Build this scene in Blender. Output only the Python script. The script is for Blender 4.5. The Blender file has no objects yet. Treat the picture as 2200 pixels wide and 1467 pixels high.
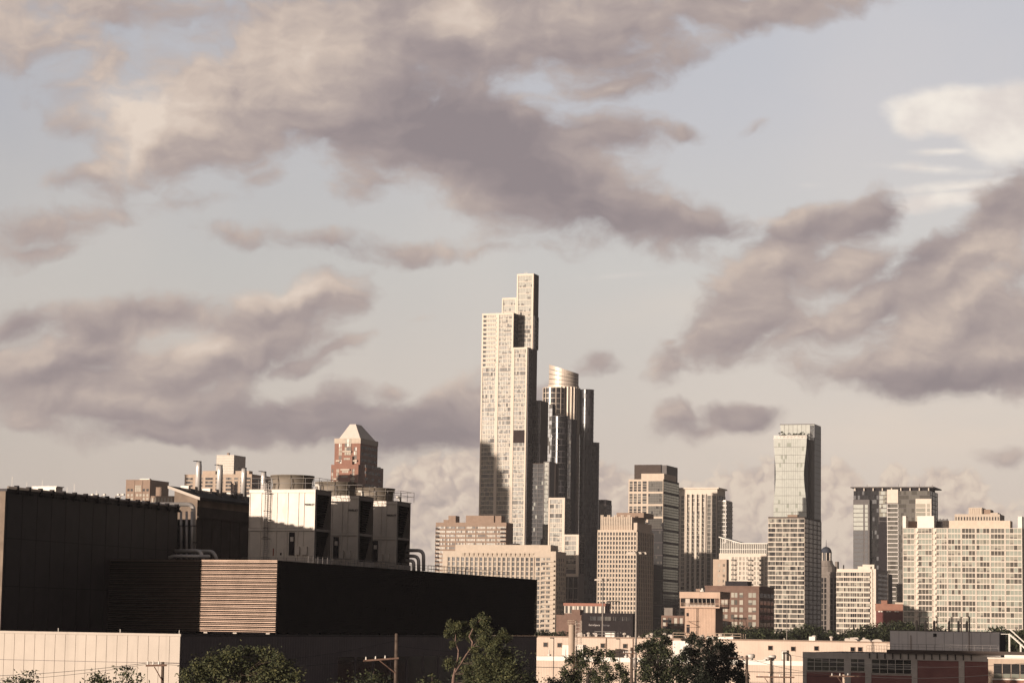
import bpy, bmesh, math, random
from mathutils import Vector, Matrix
R = math.radians
random.seed(7)
SC = bpy.context.scene
COL = SC.collection

# ------------------------------------------------------------------ camera
FPX = 5200.0                     # focal length in photo pixels (photo 2200 wide)
PITCH, ROLL, CAMZ = math.atan(612.5/5200), 0.016, 15.0
GA = R(19.2)                     # the street grid is turned 19.2 deg from the view axis
cam_d = bpy.data.cameras.new('camera'); cam = bpy.data.objects.new('camera', cam_d); COL.objects.link(cam)
fw = Vector((0, math.cos(PITCH), math.sin(PITCH))); r0 = Vector((1, 0, 0)); u0 = Vector((0, -math.sin(PITCH), math.cos(PITCH)))
rt = r0*math.cos(ROLL) + u0*math.sin(ROLL); up = u0*math.cos(ROLL) - r0*math.sin(ROLL)
cam.matrix_world = Matrix(((rt.x, up.x, -fw.x, 0), (rt.y, up.y, -fw.y, 0), (rt.z, up.z, -fw.z, CAMZ), (0, 0, 0, 1)))
cam_d.sensor_width = 36; cam_d.lens = FPX/2200*36; cam_d.clip_start = 1; cam_d.clip_end = 30000
SC.camera = cam
SC.view_settings.view_transform = 'Standard'; SC.view_settings.look = 'None'
SC.view_settings.exposure = 0.42; SC.view_settings.gamma = 1.0

def ray(px, py):
    return fw + rt*((px-1100)/FPX) + up*((733.5-py)/FPX)
def at(px, py, y):                # the point seen at a photo pixel, y metres ahead
    d = ray(px, py); t = y/d.y
    return Vector((d.x*t, y, CAMZ + d.z*t))

# ------------------------------------------------------------------ sun
SUN_AZ, SUN_EL = GA + R(27.2), R(4.2)          # behind the camera to the left, low
sun_dir = Vector((-math.sin(SUN_AZ)*math.cos(SUN_EL), -math.cos(SUN_AZ)*math.cos(SUN_EL), math.sin(SUN_EL)))
sl = bpy.data.lights.new('sun', 'SUN'); sl.energy = 5.0; sl.angle = R(0.5); sl.color = (1.0, 0.86, 0.73)
so = bpy.data.objects.new('sun', sl); COL.objects.link(so)
so.rotation_euler = sun_dir.to_track_quat('Z', 'Y').to_euler(); so.location = (-200, -200, 300)

# ------------------------------------------------------------------ sky
W = bpy.data.worlds.new('World'); SC.world = W; W.use_nodes = True
W.cycles.sampling_method = 'MANUAL'; W.cycles.sample_map_resolution = 512
def s2l(c):
    c = c/255.0
    return c/12.92 if c <= 0.04045 else ((c+0.055)/1.055)**2.4
def rgb(r, g, b, k=1.0): return (s2l(r)*k, s2l(g)*k, s2l(b)*k, 1)
SS = 0.1; SKYK = 0.80                          # background strength; colours below are divided by it

class NT:
    def __init__(s, t): s.t = t; s.n = t.nodes; s.l = t.links
    def _set(s, sock, v):
        if isinstance(v, bpy.types.NodeSocket): s.l.new(v, sock)
        elif v is not None: sock.default_value = v
    def math(s, op, a, b=None, c=None, clamp=False):
        n = s.n.new('ShaderNodeMath'); n.operation = op; n.use_clamp = clamp
        for i, v in enumerate((a, b, c)):
            if v is not None: s._set(n.inputs[i], v)
        return n.outputs[0]
    def vec(s, op, a, b=None, c=None):
        n = s.n.new('ShaderNodeVectorMath'); n.operation = op
        for i, v in enumerate((a, b, c)):
            if v is not None: s._set(n.inputs[i], v)
        return n.outputs['Value'] if op in ('LENGTH', 'DOT_PRODUCT', 'DISTANCE') else n.outputs[0]
    def noise(s, v, scale, detail=4, rough=0.5, dist=0.0, dim='2D', lac=2.0):
        n = s.n.new('ShaderNodeTexNoise'); n.noise_dimensions = dim
        s._set(n.inputs['Vector'], v); n.inputs['Scale'].default_value = scale
        n.inputs['Detail'].default_value = detail; n.inputs['Roughness'].default_value = rough
        n.inputs['Distortion'].default_value = dist; n.inputs['Lacunarity'].default_value = lac
        return n.outputs
    def mr(s, v, a, b, c=0.0, d=1.0, mode='SMOOTHSTEP'):
        n = s.n.new('ShaderNodeMapRange'); n.interpolation_type = mode
        s._set(n.inputs[0], v)
        for i, q in zip((1, 2, 3, 4), (a, b, c, d)): s._set(n.inputs[i], q)
        return n.outputs[0]
    def mix(s, f, a, b, mode='MIX'):
        n = s.n.new('ShaderNodeMix'); n.data_type = 'RGBA'; n.blend_type = mode; n.clamp_factor = True
        s._set(n.inputs[0], f); s._set(n.inputs[6], a); s._set(n.inputs[7], b)
        return n.outputs[2]
    def ramp(s, f, stops, mode='LINEAR'):
        n = s.n.new('ShaderNodeValToRGB'); s._set(n.inputs[0], f); cr = n.color_ramp; cr.interpolation = mode
        while len(cr.elements) < len(stops): cr.elements.new(0.5)
        for e, (p, c) in zip(cr.elements, stops): e.position = p; e.color = c
        return n.outputs[0]

def sky_uv(px, py):
    d = ray(px, py); return (d.x/d.y*52, d.z/d.y*52)

# (px, py, radius x, radius y, angle, weight): where each cloud bank hangs, as seen towards the skyline
BLOBS = [
 (560,210,300,120,12,1.3),
 # large bank
 (330,290,150,85,35,1.0),(470,250,220,130,12,1.2),(700,150,330,190,10,1.3),(900,60,420,150,0,1.2),(1080,330,330,150,-22,1.3),
 (860,270,320,110,-8,1.2),(1280,430,330,75,-18,1.2),(1500,480,180,42,-8,.95),(1250,60,330,110,8,1.1),(1600,15,300,60,5,1.0),
 (1380,110,200,60,15,.75),(1310,180,110,34,8,.7),(1260,290,150,55,0,.95),(1470,300,46,20,-10,.55),(210,370,95,30,20,.7),(250,330,60,60,50,.8),
 (620,60,180,70,20,.9),
 # faint upper left
 (60,60,260,95,10,.75),(250,20,210,60,-5,.75),(230,150,130,60,60,.62),(160,240,60,75,70,.5),(430,85,130,40,0,.5),(180,290,60,30,0,.45),
 # thin left streaks
 (170,470,210,30,8,.48),(40,500,170,45,5,.65),(60,535,120,26,0,.7),(510,497,120,22,-5,.38),(700,525,110,20,-6,.46),(880,535,150,27,4,.56),(1040,535,90,10,8,.35),
 (430,440,60,12,10,.2),(830,400,120,36,12,.55),(560,380,60,26,20,.45),
 # left bank
 (640,650,150,60,18,1.25),(560,740,180,75,20,1.2),(250,690,230,50,8,1.0),(380,790,300,62,8,1.1),(120,770,240,75,15,1.1),(30,700,90,45,15,.85),
 (250,860,340,70,-5,1.25),(420,925,260,42,0,1.2),(700,905,300,45,0,1.2),(700,865,75,42,0,.9),(960,905,200,62,14,1.25),(1050,860,90,60,20,1.0),
 (715,760,95,16,28,.65),(640,785,90,22,10,.6),(820,845,60,14,8,.5),(460,830,70,34,0,.6),(745,640,40,22,-20,.55),(100,900,190,32,-12,.65),
 # right bank
 (1440,780,70,44,20,.9),(1600,690,170,75,32,1.2),(1680,560,150,80,35,1.2),(1740,490,110,50,20,1.15),(1855,470,100,48,28,1.15),(1780,590,140,60,10,.95),
 (1740,700,180,40,25,.75),(1880,760,110,36,12,.7),(2060,560,230,75,38,1.3),(2170,450,130,75,40,1.2),(2050,690,240,110,25,1.35),(2000,790,260,62,0,1.3),(1850,808,100,24,0,.9),
 (2180,780,200,75,5,1.3),(1870,650,120,50,35,.95),
 # small ones
 (1290,775,66,30,0,1.0),(1250,785,40,14,20,.5),(1440,895,44,34,0,1.1),(1570,893,95,28,2,1.15),(1490,915,80,18,8,.75),(1440,732,26,12,0,.5),
 (2170,970,50,20,0,.5),(1615,272,36,14,35,.3),(1450,920,50,20,0,.6),(915,685,40,10,5,.3),
]
# tone: + lighter, - darker (same layout)
TONES = [
 (330,260,170,110,35,.95),(280,330,100,60,45,.5),(620,70,170,110,20,.5),(980,40,120,70,0,.95),(660,190,300,130,0,.35),(760,130,240,150,0,.2),
 (960,110,90,40,-20,-.5),(820,40,90,90,0,-.25),
 (1000,260,300,110,-20,-1.0),(860,290,240,80,0,-.75),(1150,400,300,90,-20,-.75),(1500,485,240,50,-8,-.35),(1250,110,220,110,0,-.25),(1600,10,200,40,0,-.4),
 (1270,290,160,50,0,-.5),(60,50,240,120,0,.55),(230,190,120,130,60,.5),
 (620,625,150,40,12,.8),(700,610,90,30,0,.3),(380,730,200,36,-12,.62),(60,750,120,50,35,.5),(230,690,180,30,10,-.5),(30,700,80,40,0,-.45),
 (560,790,260,40,12,-.3),(150,810,220,60,0,-.35),(700,910,340,60,0,-.6),(960,910,220,60,14,-.7),(330,940,260,40,0,-.35),(520,690,90,40,20,-.2),
 (1590,600,110,70,40,.3),(1850,470,160,45,25,-.45),(1700,500,130,36,20,-.35),(1990,540,190,55,38,-.7),(2060,640,200,60,38,.22),(2150,560,100,70,60,.35),
 (2030,820,280,50,0,-.55),(1930,720,120,50,30,.25),(1570,890,100,28,0,-.5),(2150,440,80,50,40,-.5),(1640,460,70,24,-15,.5),
]

def reach(items, tile, k):
    if tile is None: return items
    x0, y0, x1, y1 = tile; o = []
    for b in items:
        c, sn = abs(math.cos(R(b[4]))), abs(math.sin(R(b[4])))
        ex, ey = (b[2]*c+b[3]*sn)*k+85, (b[2]*sn+b[3]*c)*k+60
        if b[0]+ex > x0 and b[0]-ex < x1 and b[1]+ey > y0 and b[1]-ey < y1: o.append(b)
    return o
def blob_chain(t, v, items, smooth=0.2, additive=False, tile=None):
    acc = None
    for (px, py, rx, ry, a, w) in reach(items, tile, 1.35):
        m = t.n.new('ShaderNodeMapping'); m.vector_type = 'TEXTURE'
        u, q = sky_uv(px, py)
        t.l.new(v if acc is None else t.vec('MULTIPLY_ADD', acc, (1e-9, 1e-9, 0), v), m.inputs[0]); m.inputs[1].default_value = (u, q, 0)
        m.inputs[2].default_value = (0, 0, R(a)); m.inputs[3].default_value = (rx/100, ry/100, 1)
        ln = t.vec('LENGTH', m.outputs[0])
        if additive:
            s = t.mr(ln, 0.0, 1.35, w, 0.0)
            acc = s if acc is None else t.math('ADD', acc, s)
        else:
            s = t.math('MULTIPLY_ADD', ln, -w*0.8, w)
            acc = t.math('MAXIMUM', s, -0.6) if acc is None else t.math('SMOOTH_MAX', acc, s, smooth)
    return acc
WHITE = [(2060,240,150,55,2,1.5),(2190,260,150,80,0,1.6),(2150,310,80,50,0,1.0),(2040,325,80,9,3,.5),(1990,362,150,12,-3,.42),(2070,400,160,16,5,.6),(2010,432,150,22,10,.8),(1960,260,60,40,-12,1.0),(1330,592,140,9,6,.26),(1730,398,40,7,0,.2)]
GLOW = [(2050,930,420,95,8,1.0),(1650,960,300,80,12,.7),(1500,650,300,60,12,.35)]
CUMULI = [(950,1100,125,100,0,1.3),(840,1150,120,90,0,1.1),(1010,1070,80,80,0,1.1),(1320,1120,110,90,0,1.2),(1290,1060,60,50,0,1.0),(1500,1120,120,70,0,1.0),
    (1600,1120,110,90,0,1.2),(1640,1050,50,50,0,.8),(1790,1100,70,90,0,1.0),(1760,1200,200,90,0,1.1),(1920,1045,26,45,0,.8),(2040,1100,75,80,0,1.2),(2120,1160,110,70,0,1.1),(470,1090,60,50,0,.8)]
def build_sky():
    t = NT(W.node_tree); t.n.clear()
    out = t.n.new('ShaderNodeOutputWorld')
    def bgnd(c):
        b = t.n.new('ShaderNodeBackground'); b.inputs[1].default_value = SS; t._set(b.inputs[0], c); return b.outputs[0]
    def pick(f, a, b):                # f 0 -> a, 1 -> b
        m = t.n.new('ShaderNodeMixShader'); t._set(m.inputs[0], f); t.l.new(a, m.inputs[1]); t.l.new(b, m.inputs[2]); return m.outputs[0]
    tc = t.n.new('ShaderNodeTexCoord').outputs['Generated']
    sp = t.n.new('ShaderNodeSeparateXYZ'); t.l.new(tc, sp.inputs[0])
    x, y, z = sp.outputs
    ys = t.math('MAXIMUM', y, 0.08)
    cb = t.n.new('ShaderNodeCombineXYZ')
    t.l.new(t.math('MULTIPLY', t.math('DIVIDE', x, ys), 52), cb.inputs[0]); t.l.new(t.math('MULTIPLY', t.math('DIVIDE', z, ys), 52), cb.inputs[1])
    p = cb.outputs[0]
    spp = t.n.new('ShaderNodeSeparateXYZ'); t.l.new(p, spp.inputs[0]); sx, sy = spp.outputs[0], spp.outputs[1]
    K = SKYK/SS
    def ramp10(f, st):
        q = t.ramp(f, [(a, rgb(*c, K/10)) for a, c in st]); r = t.vec('SCALE', q); r.node.inputs[3].default_value = 10.0; return r
    def centred(n): return t.vec('SUBTRACT', n, (.5, .5, .5))
    # clear sky through thin high veil
    veil0 = ramp10(t.math('DIVIDE', sy, 14.0), SKYRAMP)
    lr = t.mr(sx, -13, 8, 0.0, 1.0, 'LINEAR')
    veil0 = t.mix(lr, t.mix(1.0, veil0, (0.84, 0.835, 0.84, 1), 'MULTIPLY'), t.mix(1.0, veil0, (1.07, 1.05, 1.04, 1), 'MULTIPLY'))
    veil0 = t.mix(t.math('MULTIPLY', t.mr(t.noise(p, 0.16, 3, 0.5)[0], 0.35, 0.7), 0.12), veil0, (6.6, 5.7, 4.9, 1))
    warp = centred(t.noise(p, 0.55, 4, 0.5)[1])
    v1 = t.vec('MULTIPLY_ADD', warp, (1.3, 0.8, 0), p)
    st = t.vec('MULTIPLY', v1, (0.75, 1.2, 1.0))
    fn0 = t.math('SUBTRACT', t.noise(st, 0.95, 9, 0.56)[0], 0.5)
    fn1 = t.math('SUBTRACT', t.noise(t.vec('ADD', st, (-.16, .24, 0)), 0.95, 6, 0.54)[0], 0.5)
    relief = t.math('SUBTRACT', fn0, fn1)
    fine = t.math('SUBTRACT', t.noise(st, 1.9, 7, 0.6, 0.3)[0], 0.5)
    big = t.math('SUBTRACT', t.noise(t.vec('MULTIPLY', p, (.7, 1.1, 1)), .5, 4, .5)[0], .5)
    pw = t.vec('MULTIPLY_ADD', centred(t.noise(p, 2.2, 2, .5)[1]), (.45, .35, 0), p)
    shared = [('p', p, 'Vector'), ('v1', v1, 'Vector'), ('pw', pw, 'Vector'), ('sy', sy, 'Float'), ('fn0', fn0, 'Float'), ('relief', relief, 'Float'), ('big', big, 'Float'), ('fine', fine, 'Float'), ('veil', veil0, 'Color')]
    outer = t
    def tile_colour(tile):
        g = bpy.data.node_groups.new('cloud_field', 'ShaderNodeTree')
        for nm, so_, ty in shared: g.interface.new_socket(nm, in_out='INPUT', socket_type='NodeSocket'+ty)
        g.interface.new_socket('Color', in_out='OUTPUT', socket_type='NodeSocketColor')
        gi = g.nodes.new('NodeGroupInput'); go = g.nodes.new('NodeGroupOutput')
        res = tile_nodes(NT(g), tile, *[gi.outputs[i] for i in range(len(shared))])
        g.links.new(res, go.inputs[0])
        n = outer.n.new('ShaderNodeGroup'); n.node_tree = g
        for i, q in enumerate(shared): outer.l.new(q[1], n.inputs[i])
        return n.outputs[0]
    def tile_nodes(t, tile, p, v1, pw, sy, fn0, relief, big, fine, col):
        def puffs(v, lv):
            a = None
            for sc_, am in lv:
                vo = t.n.new('ShaderNodeTexVoronoi'); vo.voronoi_dimensions = '2D'; vo.feature = 'F1'; vo.inputs['Scale'].default_value = sc_
                t.l.new(v, vo.inputs['Vector'])
                dd = t.math('POWER', vo.outputs['Distance'], 2.0)
                s = t.math('MULTIPLY_ADD', dd, -am*1.2, am*.4)
                a = s if a is None else t.math('ADD', a, s)
            return a
        def ramp10(f, st):
            q = t.ramp(f, [(a, rgb(*c, K/10)) for a, c in st]); r = t.vec('SCALE', q); r.node.inputs[3].default_value = 10.0; return r
        gl = reach(GLOW, tile, 1.35)
        if gl:
            g = blob_chain(t, p, gl, 0, True)
            g = t.math('MULTIPLY', g, t.mr(t.noise(t.vec('MULTIPLY', p, (0.3, 1.2, 1)), 0.9, 4, .55)[0], .3, .75, .25, .9))
            col = t.mix(t.math('MULTIPLY', g, 0.75), col, rgb(224,209,194,K))
        wl = reach(WHITE, tile, 1.35)
        if wl:
            v2 = t.vec('MULTIPLY_ADD', centred(t.noise(p, 1.1, 5, .55)[1]), (.5, .3, 0), p)
            wh = blob_chain(t, v2, wl, .1)
            whd = t.mr(t.math('MULTIPLY_ADD', t.math('SUBTRACT', t.noise(t.vec('MULTIPLY', p, (.6, 1.6, 1)), 1.6, 6, .55)[0], .5), .55, wh), 0.0, 0.62)
            whc = t.mix(t.mr(t.noise(t.vec('MULTIPLY', p, (.8, 1.3, 1)), .7, 6, .55)[0], .3, .7), rgb(219,210,204,K), rgb(240,232,222,K))
            col = t.mix(t.math('MULTIPLY', whd, .95), col, whc)
        cl = reach(CUMULI, tile, 1.2)
        if cl:
            cu = blob_chain(t, p, cl, .15)
            pf = puffs(pw, ((1.5, .8), (3.4, .55), (7.5, .28))); pf2 = puffs(t.vec('ADD', pw, (-0.12, 0.12, 0)), ((1.5, .8), (3.4, .55)))
            cud = t.mr(t.math('MULTIPLY_ADD', pf, .5, cu), .0, .30)
            rel = t.math('ADD', t.math('MULTIPLY', t.math('SUBTRACT', pf, pf2), .8), t.math('MULTIPLY_ADD', pf, .22, t.math('MULTIPLY', big, 1.0)))
            cuc = ramp10(t.math('ADD', rel, .60), [(0.0, (170,157,152)), (.4, (191,175,166)), (.72, (211,193,178)), (1.0, (226,209,191))])
            col = t.mix(t.math('MULTIPLY', cud, t.mr(sy, 0.6, 3.4, .6, .9)), col, cuc)
        bl = reach(BLOBS, tile, 1.35)
        if bl:
            bf = blob_chain(t, v1, bl, 0.25); d0 = t.math('MULTIPLY_ADD', fn0, 1.35, bf)
            bg2 = blob_chain(t, t.vec('ADD', t.vec('MULTIPLY_ADD', bf, (1e-9, 1e-9, 0), v1), (-.22, .20, 0)), bl, 0.25); slope = t.math('SUBTRACT', bf, bg2)
            tl = reach(TONES, tile, 1.35)
            tn = blob_chain(t, v1, tl, 0, True) if tl else 0.0
            tone = t.math('ADD', t.math('ADD', t.math('MULTIPLY_ADD', relief, 0.5, t.math('MULTIPLY', slope, .3)), t.math('MULTIPLY', tn, .46)), t.math('MULTIPLY_ADD', big, .5, t.math('MULTIPLY_ADD', fine, .15, .44)))
            cc = ramp10(tone, [(0.0, (137,127,130)), (.25, (153,141,141)), (.5, (174,160,155)), (.75, (202,185,173)), (1.0, (224,208,194))])
            col = t.mix(t.math('MULTIPLY', t.mr(d0, -0.05, 0.60), .97), col, cc)
        return col
    xs, yt = [-400, 400, 800, 1200, 1650, 2600], [-400, 230, 430, 640, 800, 975]
    def row(j):
        y0, y1 = yt[j], (yt[j+1] if j+1 < len(yt) else 1500)
        r = None
        for i in range(len(xs)-2, -1, -1):
            c = bgnd(tile_colour((xs[i] if i else -9999, y0 if j else -9999, xs[i+1] if i < len(xs)-2 else 9999, y1)))
            r = c if r is None else pick(t.math('LESS_THAN', sx, (xs[i+1]-1100)/100.0), r, c)
        return r
    rows = [row(j) for j in range(len(yt))]
    acc = rows[-1]
    for j in range(len(yt)-2, -1, -1):
        acc = pick(t.math('GREATER_THAN', sy, (1346-yt[j+1])/100.0), acc, rows[j])
    # the rest of the dome: nishita, greyed by broken cloud
    sk = t.n.new('ShaderNodeTexSky'); sk.sky_type = 'NISHITA'; sk.sun_disc = False
    sk.sun_elevation = SUN_EL; sk.sun_rotation = math.atan2(sun_dir.x, sun_dir.y); sk.altitude = 100; sk.air_density = 1.0; sk.dust_density = 2.0
    bc = t.mr(t.noise(t.vec('MULTIPLY', tc, (1, 1, 2.2)), 3.2, 5, .55, 0, '3D')[0], .48, .66)
    nv = t.vec('MINIMUM', sk.outputs[0], (6.0, 5.0, 4.2))
    bw = t.n.new('ShaderNodeRGBToBW'); t.l.new(nv, bw.inputs[0])
    gr = t.n.new('ShaderNodeCombineColor'); [t.l.new(bw.outputs[0], gr.inputs[i]) for i in range(3)]
    nis = t.mix(1.0, t.mix(0.55, nv, gr.outputs[0]), (1.08, .98, .97, 1), 'MULTIPLY')
    nis = t.mix(t.math('MULTIPLY', bc, .5), nis, (2.2, 1.95, 1.95, 1))
    # south half of the dome darkened by an added bank, to deepen shaded faces
    nis = t.mix(t.mr(x, 0.0, 0.75, 0.0, .85), nis, (.55, .48, .53, 1))
    back = bgnd(nis)
    edge = t.mr(t.math('DIVIDE', t.math('ABSOLUTE', x), ys), 0.28, 0.7)        # outside the modelled banks
    edge = t.math('MAXIMUM', edge, t.mr(t.math('DIVIDE', z, ys), 0.30, 0.6))
    edge = t.math('MAXIMUM', edge, t.math('LESS_THAN', y, 0.1))
    edge = t.math('MAXIMUM', edge, t.math('LESS_THAN', z, -0.02))
    t.l.new(pick(edge, acc, back), out.inputs[0])
SKYRAMP = [(0.0, (203,190,177)), (0.12, (208,195,182)), (0.32, (206,198,189)), (0.55, (199,198,195)), (0.8, (189,191,197)), (1.0, (183,187,196))]

# ------------------------------------------------------------------ materials
MATS = {}
def mat(name, c=None, rough=0.7, metal=0.0, ior=1.5, var=0.12, scale=0.4, bump=0.0, bscale=4.0, streak=0.0, spec=.18):
    """procedural principled material: base colour c (linear) mottled by object-space noise; streak adds vertical weather stains"""
    if name in MATS: return MATS[name]
    m = bpy.data.materials.new(name); m.use_nodes = True; MATS[name] = m
    t = NT(m.node_tree); b = m.node_tree.nodes['Principled BSDF']
    tc = t.n.new('ShaderNodeTexCoord').outputs['Object']
    n = t.noise(tc, scale, 5, .6, 0, '3D')[0]
    lo = tuple(max(0, q*(1-var)) for q in c)+(1,); hi = tuple(q*(1+var) for q in c)+(1,)
    col = t.mix(t.mr(n, .3, .7), lo, hi)
    if streak:
        sn = t.noise(t.vec('MULTIPLY', tc, (1.3, 1.3, .06)), 1.0, 5, .65, 0, '3D')[0]
        col = t.mix(t.mr(sn, .5, .78, 0, streak), col, tuple(q*.45 for q in c)+(1,))
    t._set(b.inputs['Base Color'], col)
    b.inputs['Roughness'].default_value = rough; b.inputs['Metallic'].default_value = metal; b.inputs['IOR'].default_value = ior; b.inputs['Specular IOR Level'].default_value = spec if metal < .5 else .5
    if bump:
        bp = t.n.new('ShaderNodeBump'); bp.inputs['Strength'].default_value = bump; bp.inputs['Distance'].default_value = .05
        t.l.new(t.noise(tc, bscale, 4, .6, 0, '3D')[0], bp.inputs['Height']); t.l.new(bp.outputs[0], b.inputs['Normal'])
    return m
def glass(name, c, rough=.12, ior=1.5, wob=.008, metal=0.0, spec=.5):
    """window glass over a room or blind of colour c, faintly wavy"""
    if name in MATS: return MATS[name]
    m = mat(name, c, rough, metal, ior, .07, .35, spec=spec)
    t = NT(m.node_tree); b = m.node_tree.nodes['Principled BSDF']
    tc = t.n.new('ShaderNodeTexCoord').outputs['Object']
    bp = t.n.new('ShaderNodeBump'); bp.inputs['Strength'].default_value = 1; bp.inputs['Distance'].default_value = wob
    t.l.new(t.noise(tc, .35, 2, .5, 0, '3D')[0], bp.inputs['Height']); t.l.new(bp.outputs[0], b.inputs['Normal'])
    return m
mat('limestone', (.50,.41,.325), .8, var=.06, streak=.25)
mat('white_concrete', (.64,.55,.46), .75, var=.05, streak=.15)
mat('cream_stone', (.56,.455,.36), .8, var=.06, streak=.2)
mat('tan_concrete', (.44,.335,.255), .85, var=.07, streak=.2)
mat('brown_precast', (.28,.195,.145), .85, var=.08)
mat('brown_brick', (.17,.105,.08), .9, var=.12)
mat('red_brick', (.26,.13,.092), .9, var=.10)
mat('dark_red_brick', (.13,.045,.04), .9, var=.12)
mat('grey_metal', (.13,.115,.11), .6, var=.08, spec=.12)
mat('dark_metal', (.026,.022,.024), .7, var=.1, spec=.06)
mat('silver_panel', (.42,.38,.35), .35, .4, var=.06)
mat('bronze_panel', (.07,.052,.044), .7, .0, var=.08, spec=.08)
mat('grey_concrete', (.22,.185,.16), .85, var=.1, streak=.3)
mat('shaded_brick', (.022,.017,.017), .95, var=.15)  # shadow over the storage building put into this dark base colour
mat('dark_roof', (.05,.045,.045), .9, var=.15)
mat('white_paint', (.72,.66,.58), .5, var=.04)
mat('orange_roof', (.31,.14,.10), .8, var=.1)
mat('copper_dome', (.05,.055,.07), .5, var=.1)
glass('glass_dark', (.018,.017,.018)); glass('glass_mid', (.075,.066,.055)); glass('glass_blind', (.36,.315,.25), .3, spec=.18)
glass('glass_pale', (.27,.25,.20), .28, spec=.22); glass('glass_black', (.006,.006,.007)); glass('glass_grey', (.13,.118,.10), .14)
glass('glass_sky_tint', (.46,.46,.41), .12, 1.75, .01); glass('glass_green', (.17,.17,.135), .2, spec=.3)  # first glass: reflected western sky put into its pale base colour
glass('glass_pale2', (.29,.30,.25), .14, 1.6)
glass('glass_smoke', (.036,.033,.036), .3, 1.5, .01)
mat('pane_dark', (.03,.027,.027), .55, var=.2); mat('pane_pale', (.38,.33,.26), .5, var=.15); mat('pane_mid', (.14,.12,.10), .5, var=.2)
P_FLAT = [('pane_dark', 6), ('pane_mid', 2)]
glass('glass_tan', (.19,.168,.135), .28, spec=.25)
P_NEMA = [('glass_blind', 6), ('glass_pale', 4), ('glass_mid', .6), ('glass_grey', 1.5), ('glass_tan', 3)]
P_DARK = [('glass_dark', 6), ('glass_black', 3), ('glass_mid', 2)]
P_MIX = [('glass_mid', 3), ('glass_grey', 3), ('glass_dark', 3), ('glass_blind', 2)]
P_PALE = [('glass_pale', 5), ('glass_grey', 3), ('glass_blind', 2), ('glass_mid', 2)]

# ------------------------------------------------------------------ mesh helpers
class MB:
    def __init__(s): s.v = []; s.f = []; s.m = []; s.mats = []
    def mi(s, name):
        if name not in s.mats: s.mats.append(name)
        return s.mats.index(name)
    def poly(s, pts, m):
        k = len(s.v); s.v += [tuple(p) for p in pts]; s.f.append(tuple(range(k, k+len(pts)))); s.m.append(s.mi(m))
    def hexa(s, q, m):      # q: 8 corners, bottom ring then top ring, counter-clockwise
        k = len(s.v); s.v += [tuple(p) for p in q]; i = s.mi(m)
        for f in ((3,2,1,0), (4,5,6,7), (0,1,5,4), (1,2,6,5), (2,3,7,6), (3,0,4,7)):
            s.f.append(tuple(k+j for j in f)); s.m.append(i)
    def box(s, x0, x1, y0, y1, z0, z1, m):
        if x1 < x0: x0, x1 = x1, x0
        if y1 < y0: y0, y1 = y1, y0
        if z1 < z0: z0, z1 = z1, z0
        s.hexa(((x0,y0,z0),(x1,y0,z0),(x1,y1,z0),(x0,y1,z0),(x0,y0,z1),(x1,y0,z1),(x1,y1,z1),(x0,y1,z1)), m)
    def tube(s, pts, r, m, n=8, caps=True):
        pts = [Vector(p) for p in pts]; rs = r if isinstance(r, (list, tuple)) else [r]*len(pts)
        k0 = len(s.v); i = s.mi(m); prev = None
        for j, p in enumerate(pts):
            d = (pts[min(j+1, len(pts)-1)]-pts[max(j-1, 0)]).normalized()
            a = d.orthogonal().normalized() if prev is None else (prev - d*prev.dot(d)).normalized()
            prev = a; b = d.cross(a)
            for q in range(n):
                c = 2*math.pi*q/n; s.v.append(tuple(p + (a*math.cos(c)+b*math.sin(c))*rs[j]))
        for j in range(len(pts)-1):
            for q in range(n):
                s.f.append((k0+j*n+q, k0+j*n+(q+1) % n, k0+(j+1)*n+(q+1) % n, k0+(j+1)*n+q)); s.m.append(i)
        if caps:
            s.f.append(tuple(k0+q for q in range(n))[::-1]); s.m.append(i)
            s.f.append(tuple(k0+(len(pts)-1)*n+q for q in range(n))); s.m.append(i)
    def lathe(s, cx, cy, prof, m, n=32):     # prof: (radius, z) list
        k0 = len(s.v)
        for r, z in prof:
            for q in range(n):
                a = 2*math.pi*q/n; s.v.append((cx+r*math.cos(a), cy+r*math.sin(a), z))
        for j in range(len(prof)-1):
            i = s.mi(m[j] if isinstance(m, list) else m)
            for q in range(n):
                s.f.append((k0+j*n+q, k0+j*n+(q+1) % n, k0+(j+1)*n+(q+1) % n, k0+(j+1)*n+q)); s.m.append(i)
    def build(s, name, parent=None, smooth=False, cat=None, label=None, group=None, kind=None):
        me = bpy.data.meshes.new(name); me.from_pydata(s.v, [], s.f)
        for m in s.mats: me.materials.append(MATS[m])
        me.polygons.foreach_set('material_index', s.m)
        if smooth: me.polygons.foreach_set('use_smooth', [True]*len(s.f))
        me.update()
        o = bpy.data.objects.new(name, me); COL.objects.link(o)
        if parent: o.parent = parent
        return tag(o, label, cat, group, kind)
def tag(o, label=None, cat=None, group=None, kind=None):
    for k, v in (('label', label), ('category', cat), ('group', group), ('kind', kind)):
        if v: o[k] = v
    return o
def empty(name, loc, rz, label, cat, group=None):
    o = bpy.data.objects.new(name, None); COL.objects.link(o); o.location = loc; o.rotation_euler = (0, 0, rz)
    o.empty_display_size = .5
    return tag(o, label, cat, group)
def copy_tree(o, parent=None):
    c = o.copy(); COL.objects.link(c)
    if parent: c.parent = parent
    for ch in list(o.children): copy_tree(ch, c)
    return c

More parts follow.
